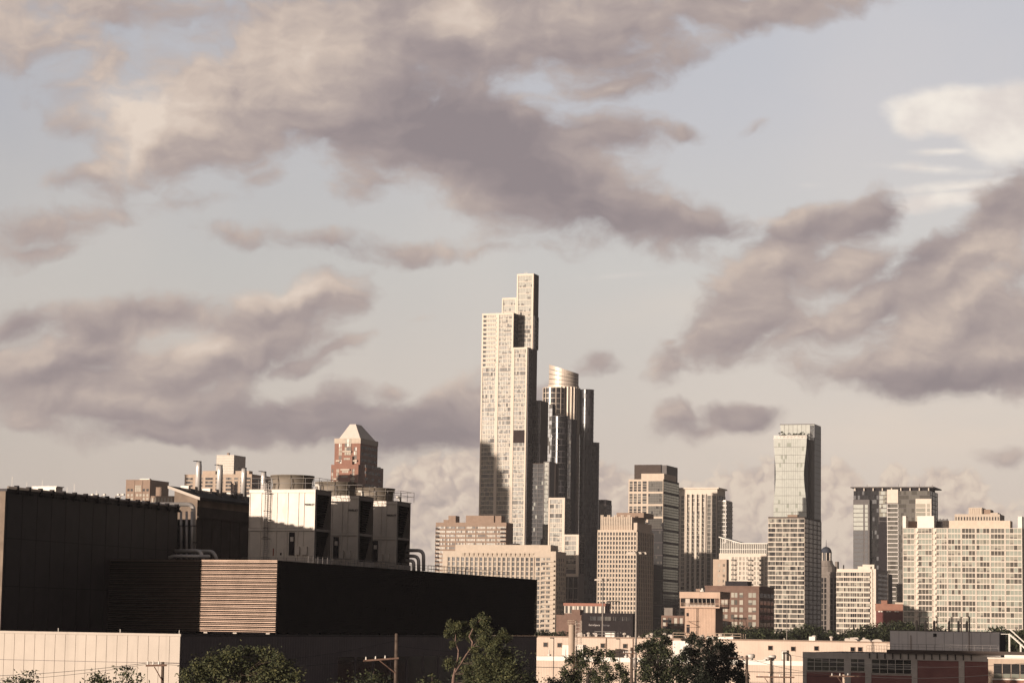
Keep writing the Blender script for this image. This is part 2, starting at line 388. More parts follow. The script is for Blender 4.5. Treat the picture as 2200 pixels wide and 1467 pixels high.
EX = Vector((math.cos(GA), -math.sin(GA), 0)); EY = Vector((math.sin(GA), math.cos(GA), 0))
class Frame:
    """a thing on the street grid: local x runs right (south), y away (east), z up"""
    def __init__(s, name, label, cat, origin, group=None):
        s.o = Vector((origin[0], origin[1], 0)); s.root = empty(name, s.o, -GA, label, cat, group)
        s.wins = []; s.frame = MB(); s.wall = MB(); s.hid = 0
    def loc(s, w): d = Vector(w)-s.o; return Vector((d.dot(EX), d.dot(EY), d.z))
    def hit(s, px, py, ax, val):
        d = ray(px, py); dl = Vector((d.dot(EX), d.dot(EY), d.z)); c = s.loc((0, 0, CAMZ)); t = (val-c[ax])/dl[ax]
        return c+dl*t
    def X(s, px, py, y=0.0): return s.hit(px, py, 1, y).x
    def Z(s, px, py, y=0.0): return s.hit(px, py, 1, y).z
    def Y(s, px, py, x): return s.hit(px, py, 0, x).y
    def ZS(s, px, py, x): return s.hit(px, py, 0, x).z
    def fb(s, mb, face, off, a0, a1, o0, o1, z0, z1, m):
        if face == 'f': mb.box(a0, a1, off-o1, off-o0, z0, z1, m)
        else: mb.box(off+o0, off+o1, a0, a1, z0, z1, m)
    def grid(s, face, off, a0, a1, z0, z1, nc, nr, rib=.5, band=.6, ro=.3, bo=.2, fm='white_concrete', pal=P_MIX, n=3, mull=.1, zmin=4,
             coh=.5, bm=None, ribs=True, edge=True, tilt=.014, depth=0.0, bands=True):
        cw, rh = (a1-a0)/nc, (z1-z0)/nr; bm = bm or fm; F = s.frame
        if ribs:
            for i in range(nc+1):
                if not edge and i in (0, nc): continue
                c = a0+i*cw; lo = max(a0, c-rib/2) if i else a0; hi = min(a1, c+rib/2) if i < nc else a1
                if i == 0: hi = a0+rib*.6
                if i == nc: lo = a1-rib*.6
                s.fb(F, face, off, lo+.004, hi-.004, -.05, ro, max(z0, zmin-2)+.01, z1-.02, fm)
        if bands:
            for j in range(nr+1):
                c = z0+j*rh
                if c < zmin-1: continue
                s.fb(F, face, off, a0+.008, a1-.008, -.04, bo, c-band/2 if j else c+.015, c+band/2 if j < nr else z1-.03, bm)
        ws = [w for _, w in pal]; nm = [q for q, _ in pal]
        for j in range(nr-1, -1, -1):
            if z0+j*rh < zmin: continue
            for i in range(nc):
                base = random.choices(nm, ws)[0]; w = MB(); b0, b1 = a0+i*cw+rib/2, a0+(i+1)*cw-rib/2
                if not ribs: b0, b1 = a0+i*cw+.02, a0+(i+1)*cw-.02
                pw = (b1-b0)/n; y0, y1 = z0+j*rh+band/2, z0+(j+1)*rh-band/2
                for k in range(n):
                    g = base if random.random() < coh else random.choices(nm, ws)[0]
                    c0, c1 = b0+k*pw+mull/2, b0+(k+1)*pw-mull/2; t1, t2 = random.uniform(0, tilt), random.uniform(0, tilt)
                    zs = [(y0, y1, g)]
                    if g in ('glass_blind', 'glass_pale') and random.random() < .35:   # half-drawn blind
                        zm = y0+(y1-y0)*random.uniform(.2, .6); zs = [(y0, zm, 'glass_grey'), (zm, y1, g)]
                    for q0, q1, gg in zs:
                        e = .05+depth
                        if face == 'f':
                            A = ((c0, off-.01, q0), (c1, off-.01, q0)); fr = [(c0, off-e-t1, q0), (c1, off-e-t2, q0), (c1, off-e-t2*.3, q1), (c0, off-e-t1*.3, q1)]
                            bk = [(c0, off+.02, q0), (c1, off+.02, q0), (c1, off+.02, q1), (c0, off+.02, q1)]
                        else:
                            fr = [(off+e+t1, c0, q0), (off+e+t2, c1, q0), (off+e+t2*.3, c1, q1), (off+e+t1*.3, c0, q1)]
                            bk = [(off-.02, c0, q0), (off-.02, c1, q0), (off-.02, c1, q1), (off-.02, c0, q1)]
                        w.hexa((fr[0], fr[1], bk[1], bk[0], fr[3], fr[2], bk[2], bk[3]), gg)
                s.wins.append(((0 if face == 'f' else 1), w))
    def balconies(s, face, off, a0, a1, zs, out=1.3, slab='white_concrete', rail='glass_mid'):
        for z in zs:
            m = MB(); s.fb(m, face, off, a0, a1, .01, out, z-.12, z+.1, slab); s.fb(m, face, off, a0+.05, a1-.05, out-.08, out-.03, z+.1, z+1.1, rail)
            m.build('balcony', s.root)
    def finish(s, keep=100, wname='window'):
        if s.wall.f: s.wall.build('wall', s.root)
        if s.frame.f: s.frame.build('facade_grid', s.root)
        s.wins.sort(key=lambda q: q[0])
        for _, w in s.wins[:keep]: w.build(wname, s.root)
        rest = s.wins[keep:]
        if rest:
            a = MB()
            for _, w in rest:
                k = len(a.v); a.v += w.v; a.f += [tuple(k+i for i in f) for f in w.f]; a.m += [a.mi(w.mats[i]) for i in w.m]
            a.build(wname+'s', s.root, kind='stuff')
        return s.root
class Bld(Frame):
    """placed by its near top corner (photo pixel xc, yt, d metres ahead); the front reaches left to xl, the side right to xr"""
    def __init__(s, name, label, cat, xc, yt, d, xl, xr, group=None):
        c = at(xc, yt, d); u = ray(xl, yt); u = u.x/u.y; sg, cg = math.sin(GA), math.cos(GA)
        s.W = (c.x-u*c.y)/(cg+u*sg); u = ray(xr, yt); u = u.x/u.y; s.D = (u*c.y-c.x)/(sg-u*cg); s.H = c.z
        super().__init__(name, label, cat, c - EX*s.W, group)
    def body(s, m, z0=0, top=None, parapet=None):
        s.wall.box(0, s.W, 0, s.D, z0, s.H if top is None else top, m)
        if parapet: s.wall.box(-.25, s.W+.25, -.25, s.D+.25, s.H-.02, s.H+parapet, m)

# ------------------------------------------------------------------ ground
gm = MB()
mat('asphalt', (.06,.055,.05), .9, var=.3, scale=.05)
gm.poly([(-3500,-400,0),(3500,-400,0),(3500,6000,0),(-3500,6000,0)], 'asphalt')
gm.build('ground', kind='structure')

def roof_units(b, items, m='grey_metal', cat_name='roof_unit'):
    for (x0, x1, y0, y1, z0, z1) in items:
        q = MB(); q.box(x0, x1, y0, y1, z0, z1, m); q.box(x0-.15, x1+.15, y0-.15, y1+.15, z1+.002, z1+.25, m); q.build(cat_name, b.root)

# ---- the tall bundled tower -------------------------------------------------
b = Bld('skyscraper', 'tallest pale bundled tower with stepped tops and a dark square opening', 'skyscraper', 1104, 672, 1800, 1036.5, 1113.5)
xa, xb = b.W, b.X(1133.5, 746); D3 = b.D; x3 = b.X(1147, 589, D3); x30 = b.X(1111, 589, D3); D4 = D3+max(8, b.Y(1156.5, 600, x3)-D3)
z4, z3, z2 = b.Z(1133, 746), b.Z(1147, 588, D3), b.Z(1095, 640, D3); x2 = b.X(1079, 642, D3)
b.wall.box(0, xa, 0, D3, 0, b.H, 'bronze_panel'); b.wall.box(xa-.01, xb, .01, D3-.02, 0, z4, 'bronze_panel')
b.wall.box(x30, x3, D3, D4, 0, z3, 'bronze_panel'); b.wall.box(x2, x30+.3, D3+.02, D4-.3, 0, z2, 'bronze_panel')
mat('nema_white', (.66,.56,.46), .7, var=.03)
FH = 3.32
def bay(x0, x1, y, ztop, n, pal=P_NEMA, **k):
    b.grid('f', y, x0, x1, ztop-n*FH-1.2, ztop-1.2, 1, n, rib=1.9, band=.5, ro=.55, bo=.25, fm='nema_white', pal=pal, n=8, mull=.22, zmin=38, **k)
    b.frame.box(x0+.01, x1-.01, y-.52, y+.2, ztop-1.25, ztop+.02, 'nema_white')
nf = int((b.H-40)/FH)
xm = xa/2
bay(0, xm, 0, b.H, nf); bay(xm, xa, 0, b.H-.01, nf); bay(xa, xb, 0, z4, int((z4-40)/FH))
for j in range(12):                    # loggias down the top of the outer bay
    z = b.H-1.2-(j+1)*FH; b.frame.box(1.2, xm-1.0, -.9, -.2, z+.15, z+1.15, 'nema_white'); b.frame.box(1.1, 3.0, -.35, .1, z+1.16, z+FH-.35, 'glass_black')
ng = 6
b.grid('f', D3, x30+.1, x3, z3-1.2-ng*4.6, z3-1.2, 1, ng, rib=2.0, band=.5, ro=.5, bo=.2, fm='nema_white', pal=[('glass_pale',1)], n=9, mull=.1)
b.frame.box(x30+.11, x3-.01, D3-.48, D3+.2, z3-1.22, z3+.03, 'nema_white')
zz = z3-1.2-ng*4.6; k = int((zz-z4+10)/FH); b.grid('f', D3, x30+.1, x3, zz-k*FH, zz, 1, k, rib=2.0, band=.45, ro=.5, bo=.2, fm='nema_white', pal=P_NEMA, n=7, mull=.2)
b.grid('f', D3, x2, x30, z2-1.2-3*4.6, z2-1.2, 1, 3, rib=1.6, band=.5, ro=.5, bo=.2, fm='nema_white', pal=[('glass_pale',1)], n=8, mull=.1)
b.frame.box(x2+.01, x30-.01, D3-.48, D3+.2, z2-1.22, z2+.03, 'nema_white')
# shaded flank: recessed balconies between slabs
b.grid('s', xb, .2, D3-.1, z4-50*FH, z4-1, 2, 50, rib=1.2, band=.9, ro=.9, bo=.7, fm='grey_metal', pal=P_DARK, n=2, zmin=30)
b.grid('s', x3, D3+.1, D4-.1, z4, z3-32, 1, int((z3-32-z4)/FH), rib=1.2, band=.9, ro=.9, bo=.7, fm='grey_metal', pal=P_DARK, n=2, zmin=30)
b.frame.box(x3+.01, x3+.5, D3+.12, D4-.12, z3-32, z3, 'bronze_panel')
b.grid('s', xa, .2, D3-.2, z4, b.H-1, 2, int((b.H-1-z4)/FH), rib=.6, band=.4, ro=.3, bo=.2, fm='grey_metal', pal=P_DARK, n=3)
mat('opening_brown', (.035,.024,.022), .9)
# dark square opening
q = MB(); xo0, xo1 = b.X(1099.5, 937), b.X(1127, 937); zo0, zo1 = b.Z(1113, 951), b.Z(1113, 924)
q.box(xa+1.2, xb-1.2, -.7, -.1, zo0, zo1, 'opening_brown')
q.box(xb+.8, xb+1.2, .3, D3-.5, zo0, zo1, 'opening_brown')
q.build('mechanical_opening', b.root)
# lower attached blocks on the shaded side
xc_ = b.X(1153, 862, D3+2)
b.wall.box(xb, b.X(1162, 860, D3+2), D3+2, D3+20, 0, b.Z(1160, 860, D3+2), 'bronze_panel')
b.grid('f', D3+2, xb+.2, b.X(1162, 860, D3+2), 30, b.Z(1160, 862, D3+2), 2, 45, rib=.4, band=.35, ro=.25, bo=.15, fm='grey_metal', pal=P_DARK, n=3, zmin=30)
xl_, xr_ = b.X(1141, 1100, -6), b.X(1181, 1100, -6); zt = b.Z(1180, 992, -6)
b.wall.box(xb+.5, xr_, -6+12, 14, 0, zt, 'bronze_panel')
xr2 = b.X(1181, 1000, 6)
b.grid('f', 6, xb+3, xr2, 10, zt-.6, 3, 40, rib=.5, band=.55, ro=.4, bo=.7, fm='grey_metal', pal=[('glass_dark',5),('glass_black',2),('glass_green',1)], n=3, zmin=20)
b.finish(100)
for (px, py) in ((1128, 587), (1132, 586)):
    q = MB(); c = b.X(px, 590, D3+3); q.tube([(c, D3+3, z3), (c, D3+3, z3+1.8)], .25, 'white_paint', 6); q.build('antenna', b.root)

# ---- the two stepped white-framed blocks at its foot -------------------------
for (nm, lab, xc, yt, d, xl, xr, nb) in (
   ('apartment_tower', 'slim white-framed stepped block at the foot of the tallest tower, the taller', 1214, 1069, 1700, 1179, 1226.5, 2),
   ('apartment_tower', 'lower white-framed block with glass bays between the hotel and the dark round towers', 1244, 1148, 1690, 1211, 1256, 3)):
    b = Bld(nm, lab, 'tower', xc, yt, d, xl, xr); b.body('grey_metal')
    z0 = b.Z(xc, 1232) if yt > 1100 else 30
    n = int((b.H-1-z0)/3.3)
    b.grid('f', 0, 0, b.W, b.H-1-n*3.3, b.H-1, 1, n, rib=1.8, band=.45, ro=.5, bo=.25, fm='nema_white', pal=P_NEMA, n=7, mull=.15)
    b.frame.box(.01, b.W-.01, -.48, .2, b.H-1.1, b.H+.05, 'nema_white')
    b.frame.box(b.W-1.9, b.W+.03, -.56, .4, z0, b.H+.06, 'nema_white')
    if yt > 1100:
        b.frame.box(-.02, b.W, -.55, .2, z0-2, z0, 'nema_white'); b.grid('f', 0, 0, b.W, 4, z0-2.2, 3, 6, rib=.8, band=.6, fm='grey_concrete', pal=P_DARK, n=2)
    b.grid('s', b.W, 0.5, b.D, z0, b.H-1, 2, n, rib=.8, band=.7, ro=.2, bo=.2, fm='grey_metal', pal=P_DARK, n=2)
    b.finish(70)

# ---- round-cornered pair behind ----------------------------------------------
def cyl_band(mb, cx, cy, r, z0, z1, a0, a1, m, n=18, t=.0):
    pts = [(cx+r*math.cos(a0+(a1-a0)*i/n), cy+r*math.sin(a0+(a1-a0)*i/n)) for i in range(n+1)]
    for i in range(n):
        p, q = pts[i], pts[i+1]; mb.poly(((p[0],p[1],z0),(q[0],q[1],z0),(q[0],q[1],z1),(p[0],p[1],z1)), m)
def round_shaft(b, cx, cy, r, z0, z1, glassm, finm, fh=3.4, nf=0, fin=.5, band=.35, bandm=None, sub='shaft', a0=math.pi*.8, a1=math.pi*2.35, squash=1.0):
    g = MB(); n = 26
    nfl = max(1, int((z1-z0)/fh))
    for j in range(nfl):
        for i in range(n):
            a, c = a0+(a1-a0)*i/n, a0+(a1-a0)*(i+1)/n
            gm_ = random.choices(glassm, [5]+[2]*(len(glassm)-1))[0]
            za, zb = z0+j*(z1-z0)/nfl, z0+(j+1)*(z1-z0)/nfl
            g.poly([(cx+r*math.cos(q), cy+r*squash*math.sin(q), z) for q, z in ((a, za), (c, za), (c, zb), (a, zb))], gm_)
    g.poly([(cx+r*math.cos(2*math.pi*i/n), cy+r*squash*math.sin(2*math.pi*i/n), z1-.01) for i in range(n)], 'dark_roof')
    g.build('glass_skin', b.root)
    f = MB()
    for j in range(nfl+1):
        z = z0+j*(z1-z0)/nfl
        for i in range(n):
            a, c = a0+(a1-a0)*i/n, a0+(a1-a0)*(i+1)/n; R1 = r+.22
            P = [(cx+R1*math.cos(q), cy+R1*squash*math.sin(q)) for q in (a, c)]; Q = [(cx+(r-.1)*math.cos(q), cy+(r-.1)*squash*math.sin(q)) for q in (a, c)]
            f.hexa([(P[0][0],P[0][1],z-band/2),(P[1][0],P[1][1],z-band/2),(Q[1][0],Q[1][1],z-band/2),(Q[0][0],Q[0][1],z-band/2),(P[0][0],P[0][1],z+band/2),(P[1][0],P[1][1],z+band/2),(Q[1][0],Q[1][1],z+band/2),(Q[0][0],Q[0][1],z+band/2)], bandm or finm)
    for i in range(nf):
        a = a0+(a1-a0)*(i+.5)/nf; R1 = r+fin
        c_, s_ = math.cos(a), math.sin(a)*squash; tx, ty = -math.sin(a)*.4, math.cos(a)*.4
        f.hexa([(cx+r*c_*.99-tx, cy+r*s_*.99-ty, z0), (cx+R1*c_-tx, cy+R1*s_-ty, z0), (cx+R1*c_+tx, cy+R1*s_+ty, z0), (cx+r*c_*.99+tx, cy+r*s_*.99+ty, z0),
                (cx+r*c_*.99-tx, cy+r*s_*.99-ty, z1), (cx+R1*c_-tx, cy+R1*s_-ty, z1), (cx+R1*c_+tx, cy+R1*s_+ty, z1), (cx+r*c_*.99+tx, cy+r*s_*.99+ty, z1)], finm)
    f.build('facade_grid', b.root)
mat('crown_metal', (.60,.50,.41), .5, .3, var=.06)
b = Bld('skyscraper', 'dark glass skyscraper with rounded shafts and a slanted pale metal crown', 'skyscraper', 1245, 832, 2000, 1176, 1262)
k = b.W/2; S = 2.6
r = b.W/2; cx, cy = r, r
zc = b.Z(1210, 870, 0)
r = 13.4; cy = r+2; cx = b.X(1211, 830, cy)
round_shaft(b, cx, cy, r, 0, b.Z(1230, 832, 0), ['glass_smoke', 'glass_dark', 'glass_mid'], 'crown_metal', 3.6, 26, .55, .25, 'dark_metal')
# crown: slanted drum of metal bands
cr = MB(); n = 40; zb = b.Z(1230, 832, 0); zl, zr = b.Z(1178, 781, 8), b.Z(1246, 800, 8)
def crown_z(a, f):
    s = (1-math.cos(a))/2; zt_ = zr+(zl-zr)*s; return zb+(zt_-zb)*f
for j in range(5):
    for i in range(n):
        a, c = 2*math.pi*i/n, 2*math.pi*(i+1)/n; f0, f1 = j/5+.012, (j+1)/5-.012; rr = r*(.93 if j else .97)
        cr.poly([(cx+rr*math.cos(a), cy+rr*math.sin(a), crown_z(a, f0)), (cx+rr*math.cos(c), cy+rr*math.sin(c), crown_z(c, f0)), (cx+rr*math.cos(c), cy+rr*math.sin(c), crown_z(c, f1)), (cx+rr*math.cos(a), cy+rr*math.sin(a), crown_z(a, f1))], 'crown_metal')
cr.lathe(cx, cy, [(r*.9, zb), (r*.9, zr-1)], 'dark_metal', 32)
cr.build('crown', b.root)
# fins under the crown
fm_ = MB()
for i in range(22):
    a = math.pi*.8+math.pi*1.55*(i+.5)/22; fm_.box(cx+(r+.2)*math.cos(a)-.5, cx+(r+.2)*math.cos(a)+.5, cy+(r+.2)*math.sin(a)-.5, cy+(r+.2)*math.sin(a)+.5, b.Z(1210, 930, 0), zb+1, 'crown_metal')
fm_.build('fin', b.root)
# west shaft, east wing, lower curved bays
x0, x1 = b.X(1160, 840, -6), b.X(1206, 840, -6)
round_shaft(b, (x0+x1)/2, (x1-x0)/2-6, (x1-x0)/2, 0, b.Z(1180, 832, -6), ['glass_smoke', 'glass_mid', 'glass_dark'], 'crown_metal', 4.4, 10, .35, .5)
x0, x1 = b.X(1243, 840, 14), b.X(1271, 840, 14)
round_shaft(b, (x0+x1)/2, 20, (x1-x0)/2, 0, b.Z(1262, 836, 14), ['glass_smoke', 'glass_dark'], 'dark_metal', 3.6, 0, .3, .2)
x0, x1 = b.X(1255, 1000, 20), b.X(1282, 1000, 20)
round_shaft(b, (x0+x1)/2, 26, (x1-x0)/2, 0, b.Z(1272, 950, 20), ['glass_smoke', 'glass_dark'], 'grey_metal', 3.6, 0, .3, .25)
b.finish()
b = Bld('skyscraper', 'dark glass tower with rounded corner and thin floor lines, left of the crowned one', 'skyscraper', 1204, 893, 1900, 1186, 1228)
r = b.W/2+3
round_shaft(b, b.W/2+1, r, r, 0, b.H, ['glass_black', 'glass_dark', 'glass_smoke'], 'grey_metal', 4.6, 0, .3, .35)
b.wall.box(b.W-1, b.X(1228, 893, 6), 6, 20, 0, b.H-2, 'dark_metal'); 
b.grid('f', 6, b.W+3, b.X(1228, 893, 6), 20, b.H-3, 2, 50, rib=.3, band=.3, fm='dark_metal', pal=P_DARK, n=2)
b.finish(90)
b = Bld('glass_tower', 'blue grey glass slab with a narrow pale strip, between the two tallest towers', 'tower', 1187, 868, 1960, 1161, 1194)
b.body('dark_metal'); b.grid('f', 0, 0, b.W, 20, b.H, 4, 52, rib=.2, band=.3, ro=.12, bo=.1, fm='grey_metal', pal=[('glass_smoke', 5), ('glass_mid', 2)], n=2, mull=.05)
b.finish(100)
b = Bld('apartment_tower', 'narrow tower with one column of pale green windows by the tallest tower', 'tower', 1181, 991, 1750, 1168, 1192.5)
b.body('grey_metal'); n = int((b.H-30)/3.3); b.grid('f', 0, 0, b.W, b.H-n*3.3, b.H-.5, 1, n, rib=1.2, band=.4, fm='grey_metal', pal=[('glass_green', 4), ('glass_pale', 3)], n=3)
b.finish(60)
b = Bld('glass_tower', 'small dark tower peeping out right of the tall round towers', 'tower', 1302, 1073, 2200, 1279, 1314)
b.body('dark_metal'); b.grid('f', 0, 0, b.W, 20, b.H-4, 5, 22, rib=.5, band=.7, fm='bronze_panel', pal=P_DARK, n=2); b.grid('s', b.W, 0, b.D, 20, b.H-4, 3, 22, rib=.5, band=.7, fm='bronze_panel', pal=P_DARK, n=2)
b.finish(60)

# ---- brown slab and pale stone hotel -----------------------------------------
b = Bld('apartment_slab', 'broad brown apartment slab with rooftop boxes, behind the pale stone building', 'building', 1088, 1122, 1700, 936.5, 1102.5)
b.body('brown_precast'); n = 17; fh = (b.H-2.6-8)/n*1.0
n = int((b.H-2.6-6)/2.87)
b.grid('f', 0, 0, b.W, b.H-2.2-n*2.87, b.H-2.2, 7, n, rib=.9, band=1.25, ro=.25, bo=.35, fm='brown_precast', pal=[('glass_blind', 5), ('glass_pale', 3), ('glass_mid', 3)], n=6, mull=.25, zmin=20, coh=.4)
b.balconies('f', 0, .3, 2.6, [b.H-2.2-i*2.87 for i in range(1, 18)], 1.4, 'brown_precast', 'dark_metal')
b.balconies('f', 0, b.W-4, b.W-.3, [b.H-2.2-i*2.87 for i in range(1, 10)], 1.2, 'brown_precast', 'dark_metal')
for (pa, pb, pt) in ((953, 963, 1116), (963.5, 979, 1107.5), (1001, 1061, 1107), (1064, 1077, 1107.5)):
    q = MB(); q.box(b.X(pa, pt, 4), b.X(pb, pt, 4), 4, 12, b.H-.01, b.Z(pa, pt, 4), 'brown_precast'); q.build('penthouse', b.root)
b.finish(100)

b = Bld('hotel_building', 'pale stone hotel with square windows and flared cornice, right of the black screen', 'building', 1195, 1184, 1620, 951, 1216)
b.body('limestone', top=b.H); 
zt = b.H; x1 = b.X(1148, 1200); pitch = 3.15
zw = b.Z(1100, 1196); n = int((zw-8)/pitch)
b.grid('f', 0, b.X(960, 1200), x1, zw-n*pitch, zw, 19, n, rib=1.35, band=.7, ro=.55, bo=.15, fm='limestone', pal=[('glass_mid', 3), ('glass_dark', 4), ('glass_black', 3)], n=2, mull=.1, zmin=14, coh=.85)
b.frame.box(x1-.6, b.W, -.6, .0, zw+.01, zw+2.2, 'limestone')
xa = b.X(1150, 1200); xb_ = b.X(1184, 1200)
b.grid('f', 0, xa, xb_, zw-n*pitch, zw, 3, n, rib=.9, band=.9, ro=.1, bo=.3, fm='limestone', pal=P_MIX, n=2, zmin=8)
b.balconies('f', 0, b.X(1166, 1200), xb_+2.6, [zw-(i+1)*pitch for i in range(n)], 2.0, 'limestone', 'limestone')
b.frame.box(xb_+.1, b.W-.01, -.5, 0, 0, b.H, 'limestone')
b.grid('s', b.W, 1.5, b.D, zw-n*pitch, zw, 5, n, rib=1.5, band=1.1, ro=.3, bo=.2, fm='limestone', pal=P_MIX, n=1, zmin=14)
up_ = MB(); up_.box(b.X(975, 1172), b.X(1180, 1172), 3, b.D-2, b.H-.05, b.Z(1100, 1170, 3), 'limestone')
up_.box(b.X(1090, 1168), b.X(1105, 1168), 5, 12, b.H, b.Z(1100, 1167, 5), 'dark_metal'); up_.build('penthouse', b.root)
for i in range(16):                    # the flared brackets under the parapet
    x = b.X(993+i*9.9, 1182); q = MB(); q.hexa([(x, -.02, b.H-4.2), (x+1.9, -.02, b.H-4.2), (x+1.9, 0, b.H-4.2), (x, 0, b.H-4.2), (x, -1.3, b.H-1.4), (x+1.9, -1.3, b.H-1.4), (x+1.9, 0, b.H-1.4), (x, 0, b.H-1.4)], 'limestone'); q.build('bracket', b.root)
b.finish(100)

# ---- beige art-deco tower ----------------------------------------------------
b = Bld('office_tower', 'beige stone tower with vertical piers and set-back crown, left of the dark banded tower', 'tower', 1368, 1138, 1500, 1284, 1403)
zs = b.H; b.wall.box(0, b.W, 0, b.D, 0, zs, 'cream_stone')
n = int((zs-3)/2.85); 
b.grid('f', 0, 0, b.W, zs-1-n*2.85, zs-1, 13, n, rib=.72, band=.95, ro=.25, bo=.06, fm='cream_stone', pal=[('glass_mid', 3), ('glass_black', 2), ('glass_dark', 4)], n=1, mull=.08, zmin=10, coh=.9)
b.grid('s', b.W, 0, b.D, zs-1-n*2.85, zs-1, 9, n, rib=1.4, band=.5, ro=.5, bo=.05, fm='cream_stone', pal=P_DARK, n=1, zmin=10)
x0, x1 = b.X(1292, 1112, 2), b.X(1357, 1112, 2); zc = b.Z(1330, 1110, 2)
cw = MB(); cw.box(x0, x1, 2, b.D-4, zs-.02, zc, 'cream_stone')
for i in range(19):
    x = x0+(x1-x0)*i/18; cw.box(x-.35, x+.35, 1.55, 2.1, zs, zc+(1.2 if i % 4 in (0, 1) else .1), 'cream_stone')
for i in range(18):
    x = x0+(x1-x0)*(i+.5)/18; cw.box(x-.5, x+.5, 1.93, 2.0, zs+3, zs+7, 'glass_mid')
cw.box(x0+8, x1+6, 8, b.D-6, zc-.1, b.Z(1340, 1101, 8), 'brown_precast'); cw.build('crown', b.root)
sd = MB(); sd.box(x1+.3, b.W-.6, 3, b.D-1, zs-.02, zc-3.5, 'cream_stone'); sd.build('setback', b.root)
b.finish(100)

# ---- dark banded tower -------------------------------------------------------
b = Bld('apartment_tower', 'dark banded tower with brown rooftop box behind the beige stone tower', 'tower', 1425, 1029, 1732, 1350.5, 1459)
b.wall.box(0, b.W, 1.0, b.D, 0, b.H, 'dark_metal'); b.wall.box(0, b.W-.02, .01, .99, 0, b.Z(1400, 1122), 'dark_metal'); b.wall.box(0, b.W, 0, 1.0, b.Z(1400, 1122)+.01, b.H, 'cream_stone'); xm = b.X(1392, 1080); zb0 = b.Z(1400, 1150); rows = 3; zt = b.Z(1400, 1031)  # flank and lower front in dark metal: shade put into the colour
ph = (zt-zb0)/4.45
zz = zt
for r_ in range(15):
    z1_ = zz-ph*.08; z0_ = zz-ph*.92
    if r_ > 3: b.frame.box(0, b.W+.12, -.14, b.D, zz-.25, zz+.1, 'grey_metal')
    if z0_ < 8: break
    for (f_, xs_) in (('a', (b.X(1352, 1080), b.X(1359, 1080))), ('a', (b.X(1361, 1080), b.X(1368, 1080))), ('a', (b.X(1370, 1080), b.X(1377, 1080))), ('a', (b.X(1380, 1080), b.X(1389, 1080)))):
        w = MB(); x0, x1 = xs_
        for i in range(4): w.box(x0+.1, x1-.1, -.12-.02*(i % 2), .05, z0_+(z1_-z0_)*i/4+.15, z0_+(z1_-z0_)*(i+1)/4-.15, random.choice(['glass_mid', 'glass_grey', 'glass_dark']) if r_ < 5 else 'glass_dark')
        w.build('window', b.root)
    w = MB(); x0, x1 = xm+.2, b.W-.4; gb_ = random.choice(['glass_grey', 'glass_mid']) if r_ < 4 else 'glass_dark'  # lower rows take dark glass for the shade there
    for i in range(4):
        for k in range(9):
            xa_ = x0+(x1-x0)*k/9; w.box(xa_+.06, xa_+(x1-x0)/9-.06, -.1-random.uniform(0, .05), .05, z0_+(z1_-z0_)*i/4+.08, z0_+(z1_-z0_)*(i+1)/4-.08, gb_ if random.random() < .85 else random.choice(['glass_mid', 'glass_dark']))
    w.box(x0, x1, -.06, .02, z0_, z1_, 'dark_metal'); w.build('window_bay', b.root)
    w = MB()
    for i in range(4):
        for k in range(6):
            ya = .8+(b.D-1.6)*k/6; w.box(b.W-.05, b.W+.1+random.uniform(0, .05), ya+.1, ya+(b.D-1.6)/6-.3, z0_+(z1_-z0_)*i/4+.2, z0_+(z1_-z0_)*(i+1)/4-.2, random.choice(['glass_dark', 'glass_black', 'glass_mid']))
    w.build('window_bay', b.root); zz -= ph
cw = MB(); cw.box(b.X(1376, 1030), b.W, 2, b.D-8, b.H-.02, b.Z(1400, 1017, 2), 'cream_stone'); cw.build('penthouse', b.root)
cw = MB(); cw.box(b.X(1363, 1000, 8), b.X(1420, 1000, 8), 8, b.D-3, b.H-.02, b.Z(1400, 998, 8), 'bronze_panel')
xq = b.X(1420, 1000, 8); cw.box(xq, xq+4, 9, b.D-4, b.H-.02, b.Z(1400, 998, 8)-.3, 'grey_metal'); cw.build('mechanical_box', b.root)
b.finish()

# ---- white ribbed tower ------------------------------------------------------
b = Bld('apartment_tower', 'white ribbed apartment tower with projecting flat cornice and glass shafts', 'tower', 1541, 1050, 1885, 1452, 1558)
b.body('white_concrete'); n = int((b.H-8)/3.2)
bnd = [(1452, 1461, 2), (1463, 1472, 2)]
pal = [('glass_pale', 2), ('glass_grey', 3), ('glass_mid', 3), ('glass_blind', 1), ('glass_dark', 1)]
b.grid('f', 0, 0, b.X(1472.5, 1100), b.H-5-n*3.2, b.H-5, 2, n, rib=1.2, band=.7, fm='white_concrete', pal=pal, n=2, mull=.2, zmin=20)
xs_ = b.X(1474, 1100); xe = b.X(1517, 1100)
b.grid('f', 0, xs_, xe, b.H-4-n*3.2, b.H-4, 4, n, rib=1.7, band=.5, ro=1.5, bo=.25, fm='white_concrete', pal=pal, n=2, mull=.1, zmin=20, coh=.3)
b.grid('f', 0, xe+.2, b.W, b.H-5-n*3.2, b.H-5, 2, n, rib=1.3, band=.25, ro=.4, bo=.1, fm='white_concrete', pal=[('glass_grey', 4), ('glass_mid', 3)], n=3, mull=.05, zmin=20)
b.grid('s', b.W, 0, b.D, b.H-5-n*3.2, b.H-5, 3, n, rib=.8, band=.4, fm='grey_metal', pal=P_DARK, n=3, zmin=20)
for k_ in range(4):
    cwid = (xe-xs_)/4
    for i in range(5, n-6): b.frame.box(xs_+k_*cwid+.9, xs_+(k_+1)*cwid-1.0, -1.35, .0, b.H-4-i*3.2-.1, b.H-4-i*3.2+.12, 'white_concrete'); b.frame.box(xs_+k_*cwid+.9, xs_+k_*cwid+cwid*.55, -1.4, -1.32, b.H-4-i*3.2+.12, b.H-4-i*3.2+1.1, 'glass_grey')
